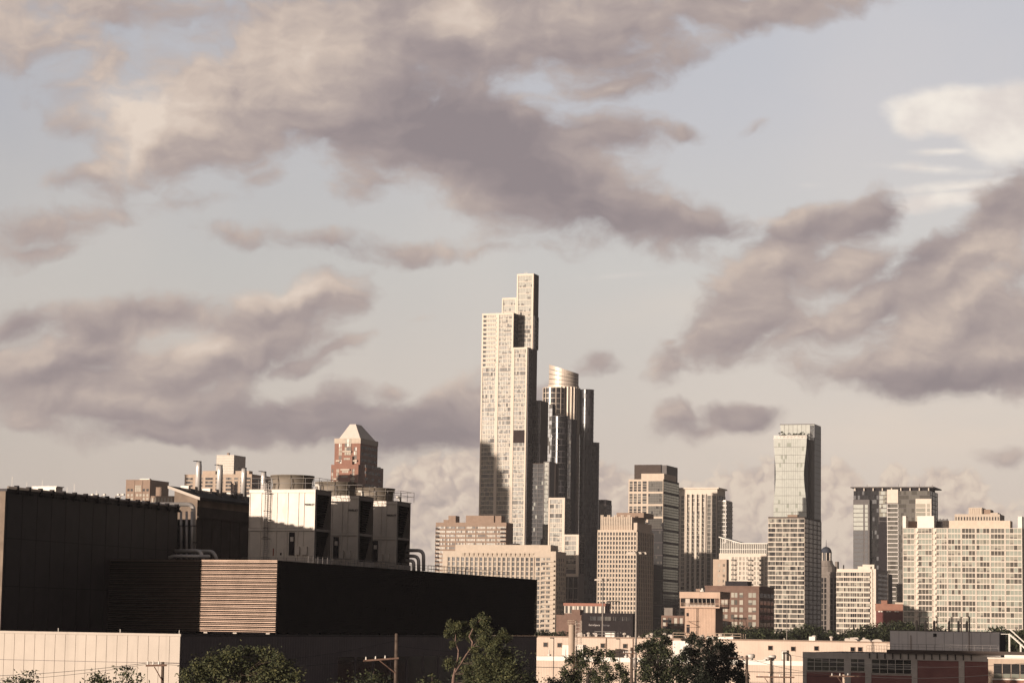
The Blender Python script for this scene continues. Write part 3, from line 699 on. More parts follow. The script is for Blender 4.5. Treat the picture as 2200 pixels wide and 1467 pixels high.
q = MB(); q.box(-1, b.W+1.5, -1.6, b.D+1, b.H-.01, b.H+1.1, 'white_concrete'); q.build('cornice', b.root)
b.finish(100)
b = Bld('apartment_tower', 'round-ended wing with metal-edged balconies, right of the white ribbed tower', 'tower', 1559, 1074, 1880, 1542, 1573)
b.body('silver_panel'); n = int((b.H-20)/3.2)
b.grid('f', 0, 0, b.W, b.H-1-n*3.2, b.H-1, 2, n, rib=.3, band=.5, bo=.6, fm='silver_panel', pal=[('glass_pale', 3), ('glass_grey', 3)], n=2, zmin=20)
b.grid('s', b.W, 0, b.D, b.H-1-n*3.2, b.H-1, 3, n, rib=.3, band=.5, bo=.8, fm='silver_panel', pal=P_MIX, n=2, zmin=20)
b.finish(60)

# ---- low white block with slanted roof ---------------------------------------
b = Bld('apartment_building', 'white mid-rise with slanted roof line and rows of balconies', 'building', 1650, 1163, 1640, 1545, 1668)
H2 = b.H-8
b.wall.box(0, b.W, 0, b.D, 0, H2, 'white_concrete'); n = int((H2-4)/3.25)
b.grid('f', 0, b.X(1571, 1200), b.W, H2-2-n*3.25, H2-2, 10, n, rib=1.1, band=1.0, ro=.3, bo=.4, fm='white_concrete', pal=[('glass_pale', 3), ('glass_grey', 3), ('glass_blind', 2), ('glass_mid', 2)], n=3, mull=.25, zmin=10)
for pxx in (1572, 1608, 1632): b.balconies('f', 0, b.X(pxx, 1200), b.X(pxx+9, 1200), [H2-2-i*3.25 for i in range(1, 10)], 1.8, 'white_concrete', 'glass_grey')
q = MB(); x0, x1, x2 = 0, b.X(1594, 1170), b.W; zl = b.Z(1550, 1152); zr_ = b.Z(1600, 1166)
for (xa, xb_, za, zb_) in ((x0, x1, zl, zr_), (x1, x2, zr_, zr_)):
    q.hexa([(xa, -1.2, za-.7), (xb_, -1.2, zb_-.7), (xb_, b.D, zb_-.7), (xa, b.D, za-.7), (xa, -1.2, za), (xb_, -1.2, zb_), (xb_, b.D, zb_), (xa, b.D, za)], 'white_paint')
q.build('roof', b.root)
up_ = MB(); up_.box(x0+1, x2-.3, .5, b.D-.5, H2-.02, zr_-.8, 'glass_grey')
for i in range(26): x = x0+1+(x2-x0-2)*i/25; up_.box(x-.2, x+.2, .2, .5, H2, zr_-.75+max(0, (x1-x)/(x1-x0))*(zl-zr_)*.92, 'white_paint')
up_.box(x0+1, x1, .6, b.D-.6, H2, zr_+.01, 'glass_grey')
up_.box(x0, x2-.1, .15, .45, H2+2.6, H2+3.0, 'white_paint'); up_.build('clerestory', b.root)
b.finish(90)
b = Bld('apartment_building', 'small tan block of paired windows in front of the slanted-roof mid-rise', 'building', 1561, 1201, 1450, 1532, 1566)
b.body('tan_concrete'); n = int((b.H-6)/3.1)
b.grid('f', 0, b.X(1539, 1210), b.W, b.H-2-n*3.1, b.H-2, 2, n, rib=1.6, band=1.5, ro=.1, bo=.08, fm='tan_concrete', pal=[('glass_blind', 2), ('glass_dark', 1), ('glass_mid', 2)], n=2, mull=.3); b.finish(60)

# ---- faceted glass tower and the block before it -----------------------------
b = Bld('skyscraper', 'pinched mirror-glass tower with planted roof terrace, tallest on the right side', 'skyscraper', 1733, 942, 1900, 1662, 1764)
x4 = b.W; xS_ = b.X(1750, 925, 12); Yb = b.Y(1764, 925, xS_); nseg = 24
zB, zT = b.Z(1690, 1115), b.H; pinch = [0, .25, .5, .85, 1, .85, .6, .35, .1, 0, 0]
def inset(t):                       # t 0 bottom .. 1 top : wavy corners
    return 3.1*(0.5-0.5*math.cos(2*math.pi*min(1, max(0, (1-t))*1.12)))*(1 if t > .1 else .6)
sk = MB(); fl = 22; cols = 15; bandm = MB()
zz0 = 25.0
for j in range(fl*2):
    za, zb_ = zz0+(zT-zz0)*j/(fl*2), zz0+(zT-zz0)*(j+1)/(fl*2)
    ia, ib = inset((za-zB)/(zT-zB)), inset((zb_-zB)/(zT-zB))
    for i in range(cols):
        f0, f1 = i/cols, (i+1)/cols
        pts = [(ia*.6+(x4-ia*1.3)*f0, 0, za), (ia*.6+(x4-ia*1.3)*f1, 0, za), (ib*.6+(x4-ib*1.3)*f1, 0, zb_), (ib*.6+(x4-ib*1.3)*f0, 0, zb_)]
        sk.poly([(p[0], p[1]+random.uniform(0, .012), p[2]) for p in pts], random.choices(['glass_sky_tint', 'glass_pale2'], [14, 1])[0])
    for (pa, pb) in (((x4-ia*.7, 0), (x4+.0, 6)),):
        sk.poly([(x4-ia*.7, 0, za), (x4, 5, za), (x4, 5, zb_), (x4-ib*.7, 0, zb_)], 'glass_black')
    sk.poly([(ia*.6, 0, za), (ib*.6, 0, zb_), (-.4, 5, zb_), (-.4, 5, za)], 'glass_black')
sk.build('glass_skin', b.root)
fr = MB()
for j in range(0, fl*2+1, 2):
    z = zz0+(zT-zz0)*j/(fl*2); ia = inset((z-zB)/(zT-zB)); fr.box(ia*.6+.1, x4-ia*.7-.1, -.12, .0, z-.12, z+.12, 'grey_metal')
for i in range(1, cols):
    x = x4*i/cols; fr.box(x-.05, x+.05, -.06, -.0, zz0, zT, 'grey_metal') if 3 < i < cols-2 or i < 0 else None
fr.build('facade_grid', b.root)
b.wall.box(-.4, x4, 5, Yb, 0, zT, 'glass_smoke'); b.wall.box(4, x4-4, .2, 5, 0, zT-1, 'dark_metal')
tz = b.Z(1700, 911, 12); xu0, xu1 = b.X(1676, 925, 12), b.X(1750, 925, 12)
u_ = MB(); u_.hexa([(xu0+1.2, 12, zT), (xu1-2, 12, zT), (xu1-2, Yb, zT), (xu0+1, Yb, zT), (xu0, 12, tz), (xu1, 12, tz), (xu1, Yb, tz), (xu0, Yb, tz)], 'glass_sky_tint')
for i in range(1, 8): x = xu0+(xu1-xu0)*i/8; u_.box(x-.1, x+.1, 11.9, 11.98, zT+.5, tz-.3, 'grey_metal')
u_.box(xu0-.2, xu1+.2, 11.8, 12.2, tz-.5, tz+.05, 'grey_metal'); u_.build('upper_tier', b.root)
s_ = MB(); s_.box(x4+.02, xS_, 12, Yb, 0, tz-1, 'glass_smoke')
for i in range(30): z = 40+(tz-42)*i/30; s_.box(xS_, xS_+.12, 12.2, Yb-.2, z-.15, z+.15, 'grey_metal')
s_.build('side_shaft', b.root)
tr = MB(); tr.box(-.2, x4+.1, -.2, 1.2, zT, zT+.4, 'white_paint')
for i in range(24): x = x4*i/24; tr.box(x+.3, x+1.0, -.1, .2, zT+.4, zT+2.4, 'white_paint')
tr.box(-.2, x4+.1, -.25, .3, zT+2.4, zT+2.7, 'white_paint')
tr.build('terrace_rail', b.root)
mat('leaf_dark', (.035,.04,.02), .8, var=.4, scale=1.0)
def leaf_cloud(mb, c, rad, n, size, m, seed=0, flat=.75):
    rnd = random.Random(seed)
    for _ in range(n):
        while True:
            v = Vector((rnd.uniform(-1, 1), rnd.uniform(-1, 1), rnd.uniform(-1, 1)))
            if v.length <= 1: break
        v = v.normalized()*(v.length**.45); p = Vector(c)+Vector((v.x*rad[0], v.y*rad[1], v.z*rad[2]))
        a = Vector((rnd.gauss(0, 1), rnd.gauss(0, 1), rnd.gauss(0, 1))).normalized(); q = a.orthogonal().normalized(); s = size*rnd.uniform(.6, 1.4); w = a.cross(q)
        mb.poly((p-q*s-w*s*.5, p+q*s*.2-w*s*.6, p+q*s+w*s*.4, p-q*s*.1+w*s*.6), m if isinstance(m, str) else rnd.choice(m))
for i, (pxx, s_) in enumerate(((1679, 3.2), (1684, 2.2), (1706, 2.0), (1713, 2.2), (1724, 3.0), (1719, 2.0))):
    g = MB(); x = b.X(pxx, 938, 4); leaf_cloud(g, (x, 4, zT+2+s_*.5), (s_*.7, s_*.7, s_*.8), 90, .5, 'leaf_dark', i); g.build('terrace_shrub', b.root)
b.finish()
b = Bld('apartment_tower', 'banded glass apartment block standing before the pinched mirror-glass tower', 'tower', 1729, 1110, 1560, 1650.5, 1764)
b.body('bronze_panel'); pitch = 3.05; n = int((b.H-10)/pitch)
b.grid('f', 0, 0, b.W, b.H-1-n*pitch, b.H-1, 5, n, rib=.25, band=.7, ro=.1, bo=1.0, fm='white_concrete', pal=[('glass_grey', 3), ('glass_mid', 3), ('glass_pale', 2), ('glass_dark', 2)], n=4, mull=.08, zmin=12, coh=.35)
b.grid('s', b.W, 0, b.D, b.H-1-n*pitch, b.H-1, 4, n, rib=.4, band=.5, ro=.3, bo=.3, fm='bronze_panel', pal=P_DARK, n=3, zmin=12)
roof_units(b, [(b.X(1692, 1104, 5), b.X(1713, 1104, 5), 5, 9, b.H, b.H+1.4)], 'brown_precast')
b.finish(100)

# ---- domed building ----------------------------------------------------------
b = Bld('domed_building', 'grey stone building topped by a dark dome with spire', 'building', 1800, 1228, 1750, 1760, 1832)
b.body('grey_concrete'); 
for pxx in (1776, 1781, 1790): b.frame.box(b.X(pxx, 1260), b.X(pxx, 1260)+1.0, -.5, .1, 5, b.H-3, 'grey_concrete')
b.grid('f', 0, 0, b.W, 8, b.H-4, 4, 12, rib=.7, band=.6, fm='grey_concrete', pal=P_DARK, n=2)
b.grid('s', b.W, 0, b.D, 8, b.H-4, 3, 12, rib=.7, band=.6, fm='grey_concrete', pal=P_DARK, n=2)
q = MB(); q.box(-.8, b.W+.8, -.8, b.D+.8, b.H-2.5, b.H-1.6, 'grey_concrete'); q.build('cornice', b.root)
dx, dy = b.X(1775, 1200, 9), 9; zb_ = b.Z(1775, 1204, 9)
q = MB(); q.lathe(dx, dy, [(7.5, b.H-.1), (7.5, b.H+4), (6.3, b.H+4.3), (5.0, zb_-2), (4.6, zb_)], 'grey_concrete', 16); q.box(b.X(1795, 1210, 10), b.W-2, 8, 14, b.H-.1, b.Z(1800, 1206, 10), 'grey_concrete')
q.box(b.X(1812, 1210, 10), b.W+2, 9, 13, b.H-.12, b.Z(1815, 1213, 10), 'grey_concrete'); q.build('tower_base', b.root)
zd = b.Z(1775, 1187, 9)
q = MB(); q.lathe(dx, dy, [(3.3, zb_-.1), (3.3, zd)], 'glass_dark', 16); q.build('lantern', b.root)
for i in range(8):
    a = 2*math.pi*(i+.3)/8; q = MB(); q.tube([(dx+3.7*math.cos(a), dy+3.7*math.sin(a), zb_-.1), (dx+3.7*math.cos(a), dy+3.7*math.sin(a), zd)], .38, 'white_concrete', 6); q.build('column', b.root)
q = MB(); q.lathe(dx, dy, [(4.2, zd), (4.2, zd+.5)]+[(3.9*math.cos(i*math.pi/16)+.02, zd+.5+3.9*math.sin(i*math.pi/16)) for i in range(9)], 'copper_dome', 20); q.build('dome', b.root, True)
q = MB(); q.tube([(dx, dy, zd+4), (dx, dy, zd+9.5)], [.35, .08], 'copper_dome', 6); q.build('spire', b.root)
b.finish(80)

# ---- white balcony-banded block ----------------------------------------------
b = Bld('apartment_building', 'white apartment block with strong horizontal bands, left of the small red brick building', 'building', 1882, 1222, 1400, 1797.5, 1907)
b.body('white_concrete'); pitch = 2.95; n = int((b.H-4)/pitch); xe = b.X(1870, 1260)
b.grid('f', 0, 0, xe, b.H-1.6-n*pitch, b.H-1.6, 5, n, rib=.3, band=.95, ro=.2, bo=1.3, fm='white_concrete', pal=[('glass_mid', 3), ('glass_grey', 3), ('glass_pale', 3), ('glass_dark', 2)], n=3, mull=.15, zmin=5, coh=.3)
b.frame.box(b.X(1871.5, 1260), b.X(1874.5, 1260), -.5, 0, 2, b.H, 'white_concrete'); b.frame.box(b.W-1.4, b.W+.02, -.5, .1, 0, b.H+.1, 'white_concrete')
b.grid('f', 0, b.X(1875, 1260), b.W-1.4, b.H-1.6-n*pitch, b.H-1.6, 1, n, rib=.2, band=.5, fm='white_concrete', pal=P_MIX, n=1)
roof_units(b, [(b.X(1843, 1220, 3), b.X(1870, 1220, 3), 3, 12, b.H, b.Z(1850, 1217, 3)), (b.X(1853, 1220, 4), b.X(1878, 1220, 4), 4.2, 11, b.H, b.Z(1850, 1213, 4))], 'white_concrete', 'penthouse')
b.grid('s', b.W, 6, b.D, 8, b.H-2, 2, n, rib=1.8, band=1.4, ro=.05, bo=.05, fm='white_concrete', pal=P_DARK, n=1)
b.finish(100)
b = Bld('apartment_building', 'plain grey block in the gap behind the white banded one', 'building', 1908, 1232, 1480, 1884, 1917)
b.body('grey_concrete'); b.grid('f', 0, 0, b.W, 8, b.H-2, 3, 18, rib=1.6, band=1.2, fm='grey_concrete', pal=P_DARK, n=1); b.finish(50)

# ---- glass office pair -------------------------------------------------------
b = Bld('glass_tower', 'dark glass tower with flat projecting roof and two pale corner panels', 'tower', 1998, 1045, 1850, 1834, 2014)
H = b.H; zr_ = b.Z(1900, 1054); b.wall.box(0, b.W, 0, b.D, 0, zr_, 'dark_metal'); pitch = 3.35; n = int((zr_-20)/pitch)
xa, xb_, xc_ = b.X(1888, 1100), b.X(1906, 1100), b.X(1930, 1100)
b.grid('f', 0, 0, xa, zr_-n*pitch, zr_, 3, n, rib=.3, band=.4, ro=.1, bo=.15, fm='dark_metal', pal=[('glass_dark', 6), ('glass_black', 3), ('glass_smoke', 2)], n=4, mull=.05, zmin=20)
b.grid('f', 0, xa+.05, xb_, zr_-n*pitch, zr_, 1, n, rib=.6, band=.5, ro=.3, bo=1.0, fm='grey_metal', pal=[('glass_sky_tint', 4), ('glass_pale', 2)], n=4, mull=.06, zmin=100)
b.grid('f', 0, xb_+.05, xc_, zr_-10-(n-3)*pitch, zr_-10, 1, n-3, rib=.5, band=.5, ro=.3, bo=1.0, fm='silver_panel', pal=[('glass_grey', 4), ('glass_mid', 2)], n=4, mull=.06, zmin=20)
b.grid('f', 0, xc_+.05, b.W, zr_-n*pitch, zr_, 3, n, rib=.2, band=.35, ro=.1, bo=.12, fm='grey_metal', pal=[('glass_grey', 5), ('glass_mid', 4)], n=4, mull=.05, zmin=20)
b.grid('s', b.W, 0, b.D, zr_-n*pitch, zr_, 3, n, rib=.3, band=.4, fm='dark_metal', pal=P_DARK, n=3, zmin=20)
q = MB(); q.box(-2, b.W+3, -2.5, b.D+2, H-.9, H, 'grey_metal')
q.build('roof', b.root)
for i in range(9):
    q = MB(); x = 1+(b.W-2)*i/8; q.box(x-.4, x+.4, -.6, .2, zr_-.05, H-.92, 'white_concrete'); q.build('column', b.root)
q = MB(); q.box(1.5, b.W-1.5, 1.5, b.D-2, zr_, H-.92, 'dark_metal'); q.build('penthouse', b.root)
for (pa, pb, pt) in ((1833, 1868, 1073), (1967, 2001, 1071)):
    q = MB(); x0, x1 = b.X(pa, pt, -3), b.X(pb, pt, -3); zt = b.Z(pa, pt, -3); q.box(x0, x1, -3, -.9, 0, zt, 'grey_metal' if pa < 1900 else 'white_concrete')
    nn = 26
    for j in range(nn):
        zj = zt-3.6-(j+1)*3.35
        if zj < 20: break
        for (fa, fb_) in ((.02, .62), (.72, .9)):
            q.box(x0+(x1-x0)*fa, x0+(x1-x0)*fb_, -3.12-random.uniform(0, .05), -2.9, zj+.3, zj+3.1, ('glass_sky_tint' if j < 6 else 'glass_smoke') if pa < 1900 else random.choice(['glass_pale', 'glass_blind']))  # bright upper, dark lower floors: reflections put into the choice of glass
    q.build('corner_panel', b.root)
q = MB(); q.box(xb_+.1, xc_, -.9, 0, zr_-9.5, zr_+1, 'white_concrete'); q.build('sign_panel', b.root)
for pxx in (1863, 1930, 1975, 2003):
    q = MB(); x = b.X(pxx, 1040, 4); q.tube([(x, 4, H), (x, 4, H+random.uniform(1.2, 2.6))], .12, 'dark_metal', 5); q.build('antenna', b.root)
b.finish(100)

# ---- broad white gridded block -----------------------------------------------
b = Bld('apartment_building', 'broad white gridded apartment block with greenish windows, far right', 'building', 2196, 1134, 1300, 1939.5, 2201)
b.body('white_concrete'); n = 19; zt = b.H; z0 = b.Z(2060, 1345); pitch = (zt-z0)/17.6; 
while z0 > 6: z0 -= pitch
n = round((zt-z0)/pitch)
gp = [('glass_pale2', 5), ('glass_pale', 3), ('glass_green', 1), ('glass_mid', 3), ('glass_grey', 1)]
cuts = [(1940, 1966, 1), (1972, 2004, 1), (2011, 2036, 1), (2036, 2066, 1), (2066, 2097, 1), (2097, 2128, 1), (2128, 2160, 1), (2160, 2196, 1)]
for i_, (pa, pb, _) in enumerate(cuts):
    x0, x1 = max(0, b.X(pa, 1240)), min(b.W, b.X(pb, 1240)) if i_ < 7 else b.W
    if i_ == 0: x0 = 0
    b.grid('f', 0, x0+.05, x1-.05, zt-n*pitch, zt, 1, n, rib=.62, band=.62, ro=.35, bo=.4 if i_ != 1 else .9, fm='white_concrete', pal=gp, n=4 if i_ else 3, mull=.24, zmin=5, coh=.6)
for pxx in (1966, 2004.5):
    x0 = b.X(pxx, 1240)
    for j in range(n): q = zt-(j+1)*pitch; b.frame.box(x0+.2, x0+1.5, -1.1, .0, q-.15, q+1.1, 'white_concrete')
for (pa, pb, pt, y_) in ((1939.5, 1946.5, 1108, -.4), (1971, 2007, 1108, -.6), (2187, 2196, 1109, -.4)):
    q = MB(); q.box(max(-.2, b.X(pa, 1120)), min(b.W+.3, b.X(pb, 1120)), y_, 7, zt-.1, b.Z(pa, pt), 'white_paint'); q.build('parapet_block', b.root)
q = MB(); q.box(b.X(2026, 1120, 6), b.X(2170, 1120, 6), 6, 16, zt, b.Z(2100, 1118, 6), 'cream_stone'); q.build('penthouse', b.root)
q = MB(); q.box(b.X(1950, 1120, 9), b.X(2024, 1120, 9), 9, 15, zt, b.Z(2000, 1119, 9), 'brown_precast'); q.build('penthouse', b.root)
for i in range(9):
    q = MB(); x = b.X(2014+i*2.6, 1118, 5); q.box(x, x+.35, 5, 5.4, zt, b.Z(2020, 1115.5, 5)+.2*(i % 3), 'dark_metal'); q.build('roof_vent', b.root)
b.finish(100)
b = Bld('office_tower', 'stepped tan stone crown rising behind the broad white gridded block', 'tower', 2148, 1104, 1750, 2051, 2158)
b.body('limestone')
x0, x1 = b.X(2081, 1092, 3), b.X(2110, 1092, 3); q = MB(); q.box(x0, x1, 3, b.D-3, b.H-.05, b.Z(2090, 1090, 3), 'limestone')
for i in range(6): xx = x0+(x1-x0)*(i+.5)/6; q.box(xx-.3, xx+.3, 2.7, 3, b.H, b.Z(2090, 1092, 3), 'limestone')
x2 = b.X(2128, 1096, 5); q.box(x1, x2, 5, b.D-4, b.H-.06, b.Z(2110, 1094, 5), 'brown_precast'); q.box(x2, b.W-2, 4, b.D-4, b.H-.04, b.Z(2130, 1101, 4), 'limestone'); q.build('crown', b.root)
b.grid('f', 0, 0, b.W, b.H-12, b.H-1.5, 16, 3, rib=1.1, band=1.0, fm='limestone', pal=P_DARK, n=1); b.finish(48)

# ---- small brick buildings ---------------------------------------------------
b = Bld('brick_building', 'small red brick building with arched windows and white pairs above', 'building', 1941, 1299, 1350, 1882, 1952)
b.body('dark_red_brick'); q = MB(); q.box(-.3, b.W+.3, -.4, b.D, b.H-3.4, b.H-.02, 'red_brick'); q.box(-.5, b.W+.5, -.6, b.D+.2, b.H-.01, b.H+.5, 'red_brick'); q.build('cornice', b.root)
roof_units(b, [(b.X(1893, 1292, 2), b.X(1906, 1292, 2), 2, 6, b.H, b.Z(1900, 1290, 2))], 'red_brick', 'chimney'); roof_units(b, [(b.X(1923, 1296, 2), b.X(1940, 1296, 2), 2, 6, b.H+.5, b.H+1.2)], 'limestone')
for i in range(3):
    cxw = b.X(1892+i*17.5, 1340); zc_ = b.Z(1900, 1342)
    for k_ in range(2):
        q = MB(); q.box(cxw-1.3+k_*1.4, cxw-.25+k_*1.4, -.12, .05, b.Z(1900, 1314), b.Z(1900, 1310.5), 'white_paint'); q.build('window', b.root)
    for dz in (0, -5.4):
        q = MB(); pts = [(cxw-1.5, -.14, zc_-1.6+dz), (cxw+1.5, -.14, zc_-1.6+dz)]+[(cxw+1.5*math.cos(a), -.14, zc_+1.5*math.sin(a)+dz) for a in [math.pi*t/8 for t in range(9)]]
        q.poly(pts, 'glass_blind'); q.box(cxw-1.5, cxw+1.5, -.2, .0, zc_-1.8+dz, zc_-1.6+dz, 'limestone'); q.build('arched_window', b.root)
b.finish()
b = Bld('brick_building', 'brown brick warehouse with dark metal rooftop box behind the control tower', 'building', 1631, 1261, 1220, 1515, 1663)
b.body('brown_brick', parapet=.6); n = 6; pit = 3.5
for (pa, pb, nn) in ((1548, 1565, 2), (1569, 1586, 2), (1587, 1598, 1), (1606, 1626, 2)):
    b.grid('f', 0, b.X(pa, 1300), b.X(pb, 1300), b.H-3-n*pit, b.H-2.2, 1, n, rib=.6, band=1.3, ro=.06, bo=.08, fm='brown_brick', pal=[('glass_blind', 4), ('glass_pale', 2), ('glass_mid', 2)], n=2 if nn > 1 else 1, mull=.3, zmin=1)
b.grid('s', b.W, 1, b.D, b.H-3-n*pit, b.H-2.2, 4, n, rib=1.6, band=1.6, ro=.05, bo=.05, fm='brown_brick', pal=P_DARK, n=1, zmin=1)
roof_units(b, [(b.X(1558, 1255, 5), b.X(1606, 1255, 5), 5, 14, b.H, b.Z(1580, 1249, 5))], 'dark_metal', 'penthouse'); b.finish()

b = Bld('storage_building', 'long brick storage building, shade put into its dark walls, with white lettering under the roof', 'building', 1360, 1319, 1150, 1251, 1366)
b.body('shaded_brick', parapet=.4)
b.grid('f', 0, b.X(1266, 1330), b.X(1314, 1330), b.Z(1290, 1333), b.Z(1290, 1323), 3, 1, rib=.5, band=.3, ro=.1, bo=.1, fm='shaded_brick', pal=P_DARK, n=2)
b.grid('f', 0, b.X(1316, 1330), b.W-1, b.Z(1290, 1333), b.Z(1290, 1323), 10, 1, rib=.5, band=.3, ro=.1, bo=.1, fm='shaded_brick', pal=P_DARK, n=1)
def lettering(parent, txt, loc, size, m, rot=(math.pi/2, 0, 0)):
    c = bpy.data.curves.new('lettering', 'FONT'); c.body = txt; c.size = size; c.extrude = .03; c.materials.append(MATS[m])
    tmp = bpy.data.objects.new('lettering', c); COL.objects.link(tmp); bpy.context.view_layer.update(); me = bpy.data.meshes.new_from_object(tmp); bpy.data.objects.remove(tmp)
    o = bpy.data.objects.new('lettering', me); COL.objects.link(o); o.parent = parent; o.location = loc; o.rotation_euler = rot; return o
mat('sign_white', (.5,.45,.42), .6); mat('sign_grey', (.2,.18,.18), .6)
lettering(b.root, 'ExtraSpace', (b.X(1265, 1343), -.15, b.Z(1280, 1343.8)), 1.25, 'sign_white')
lettering(b.root, 'Storage', (b.X(1295.5, 1343), -.15, b.Z(1300, 1343.8)), 1.1, 'sign_grey')
b.finish()
tk = empty('tank_frame', (at(1318, 1318, 1160).x, 1160, 0), -GA, 'empty water tank frame of dark legs standing on the storage building', 'tank frame')
z0, z1 = at(1318, 1319, 1160).z, at(1318, 1292, 1160).z
for (sx_, sy_) in ((-1, -1), (1, -1), (1, 1), (-1, 1)):
    q = MB(); q.tube([(sx_*2.6, sy_*2.6, z0), (sx_*1.9, sy_*1.9, z1)], .16, 'dark_metal', 6); q.build('leg', tk)
q = MB(); q.lathe(0, 0, [(0.1, z1), (3.2, z1), (3.2, z1+.35), (.1, z1+.35)], 'dark_metal', 14); q.build('platform', tk)
q = MB()
for (a, c) in (((-2.6, -2.6), (1.9, -1.9)), ((2.6, -2.6), (-1.9, -1.9))): q.tube([(a[0], a[1], z0), (c[0], c[1], z1)], .08, 'dark_metal', 5)
q.build('brace', tk)
b = Bld('long_building', 'long low building with orange roof edge and white pillars', 'building', 1300, 1296, 1350, 1213, 1310)
b.body('brown_brick'); q = MB(); q.box(-.5, b.W+.5, -.8, b.D+.5, b.H-1.4, b.H+.1, 'orange_roof'); q.build('roof', b.root)
b.grid('f', 0, 0, b.W, b.H-5.6, b.H-1.5, 9, 1, rib=1.0, band=.2, fm='white_concrete', pal=P_MIX, n=2); b.finish()
b = Bld('brick_building', 'low brown brick building in front of the orange-roofed one', 'building', 1249, 1322, 1200, 1195, 1262)
b.body('brown_brick', parapet=.3); roof_units(b, [(b.X(1228, 1312, 3), b.X(1246, 1312, 3), 3, 9, b.H, b.Z(1236, 1310, 3))], 'brown_brick', 'penthouse'); b.finish()
b = Bld('brick_building', 'small shaded block with balconies between dark tower and control tower', 'building', 1470, 1322, 1200, 1421, 1478)
b.body('brown_brick'); b.grid('f', 0, 0, b.W, 1, b.H-.6, 4, 4, rib=1.2, band=1.2, fm='brown_brick', pal=P_MIX, n=1)
b.balconies('f', 0, 1, 4.5, [b.H-3.2*i for i in range(1, 4)], 1.3, 'dark_metal', 'dark_metal')
roof_units(b, [(b.X(1427, 1310, 2), b.X(1445, 1310, 2), 2, 8, b.H, b.Z(1435, 1306, 2))], 'grey_concrete', 'penthouse'); b.finish()

# ---- left group --------------------------------------------------------------
b = Bld('brick_building', 'tan brick building with big square window, left of the slanted-roof plant', 'building', 322.5, 1031, 1640, 271, 363)
b.body('brown_precast', parapet=.3)
for pxx in (288, 305): b.frame.box(b.X(pxx, 1050), b.X(pxx, 1050)+.4, -.25, .1, 5, b.H, 'brown_precast')
w = MB()
for i in range(3):
    for j in range(3):
        x0, x1, z0, z1 = b.X(290, 1050), b.X(303, 1050), b.Z(296, 1056), b.Z(296, 1042); w.box(x0+(x1-x0)*i/3+.08, x0+(x1-x0)*(i+1)/3-.08, -.15, .05, z0+(z1-z0)*j/3+.08, z0+(z1-z0)*(j+1)/3-.08, 'pane_pale')
w.build('large_window', b.root)
for (pxx, pyy) in ((274, 1052), (281, 1052), (307, 1052), (315, 1052), (274, 1063), (281.5, 1063), (293, 1063), (300, 1063), (307, 1063), (315, 1063), (274, 1071), (281.5, 1071), (307, 1071), (315, 1071)):
    w = MB(); x0, z0 = b.X(pxx, pyy), b.Z(pxx, pyy); w.box(x0-.1, x0+1.5, -.14, .05, z0-.9, z0+.7, 'pane_pale' if pyy > 1055 else 'pane_dark'); w.build('window', b.root)
q = MB(); q.box(b.X(300, 1030, 3), b.X(321, 1030, 3), 3, 6, b.H, b.H+1.2, 'white_paint'); q.build('roof_unit', b.root)
b.finish()
b = Bld('brick_building', 'low tan annex with square windows beside the tan brick building', 'building', 372, 1065, 1620, 324, 376)
b.body('brown_precast'); b.grid('f', 0, 0, b.W, b.H-4.5, b.H-1, 7, 1, rib=.9, band=.5, fm='brown_precast', pal=[('pane_pale', 3)], n=1)
roof_units(b, [(b.X(335, 1050, 4), b.X(347, 1050, 4), 4, 9, b.H, b.Z(340, 1047, 4))], 'brown_precast', 'penthouse'); b.finish()
b = Bld('office_building', 'wide beige office block with dark strip windows behind the exhaust stacks', 'building', 541, 1019, 1700, 397, 582)
b.body('tan_concrete', parapet=.3); n = int(b.H/2.5*.6)
for (pa, pb) in ((398, 415), (419, 436), (440, 458), (462, 480), (484, 498), (502, 512), (515, 524), (528, 539)):
    b.grid('f', 0, b.X(pa, 1040), b.X(pb, 1040), b.H-2-n*2.5, b.H-1.6, 1, n, rib=.6, band=.9, ro=.1, bo=.12, fm='tan_concrete', pal=P_FLAT, n=3, mull=.08, zmin=60)
b.grid('s', b.W, 0, b.D, b.H-2-n*2.5, b.H-1.6, 2, n, rib=1.5, band=.9, ro=.1, bo=.1, fm='tan_concrete', pal=P_DARK, n=2, zmin=60)
roof_units(b, [(b.X(435, 1015, 4), b.X(463, 1015, 4), 4, 10, b.H, b.Z(450, 1012, 4)), (b.X(506, 1015, 4), b.X(535, 1015, 4), 4, 10, b.H, b.Z(520, 1012, 4))], 'tan_concrete', 'penthouse'); b.finish(90)
mat('white_tile', (.62,.55,.47), .55, var=.04)
b = Bld('tower_block', 'windowless white tower with scalloped tile pattern behind the stacks', 'tower', 503, 977, 1900, 465.5, 528)
b.body('white_tile'); f = MB(); nx, nz = 11, 9
for i in range(nx):
    for j in range(nz):
        x0, z0 = b.W*i/nx, b.H-18+2*j; dx = .35*(1 if (i+j) % 2 else -1); w_ = b.W/nx
        f.hexa([(x0+.15, -.02, z0), (x0+w_-.15, -.02, z0), (x0+w_-.15, 0, z0), (x0+.15, 0, z0), (x0+.15+dx*.3, -.45, z0+1.8), (x0+w_-.15+dx*.3, -.12, z0+1.8), (x0+w_-.15, 0, z0+1.8), (x0+.15, 0, z0+1.8)], 'white_tile')
f.build('tile_screen', b.root); roof_units(b, [(b.W*.5, b.W*.6, 3, 5, b.H, b.H+1.6)], 'brown_precast'); b.finish()

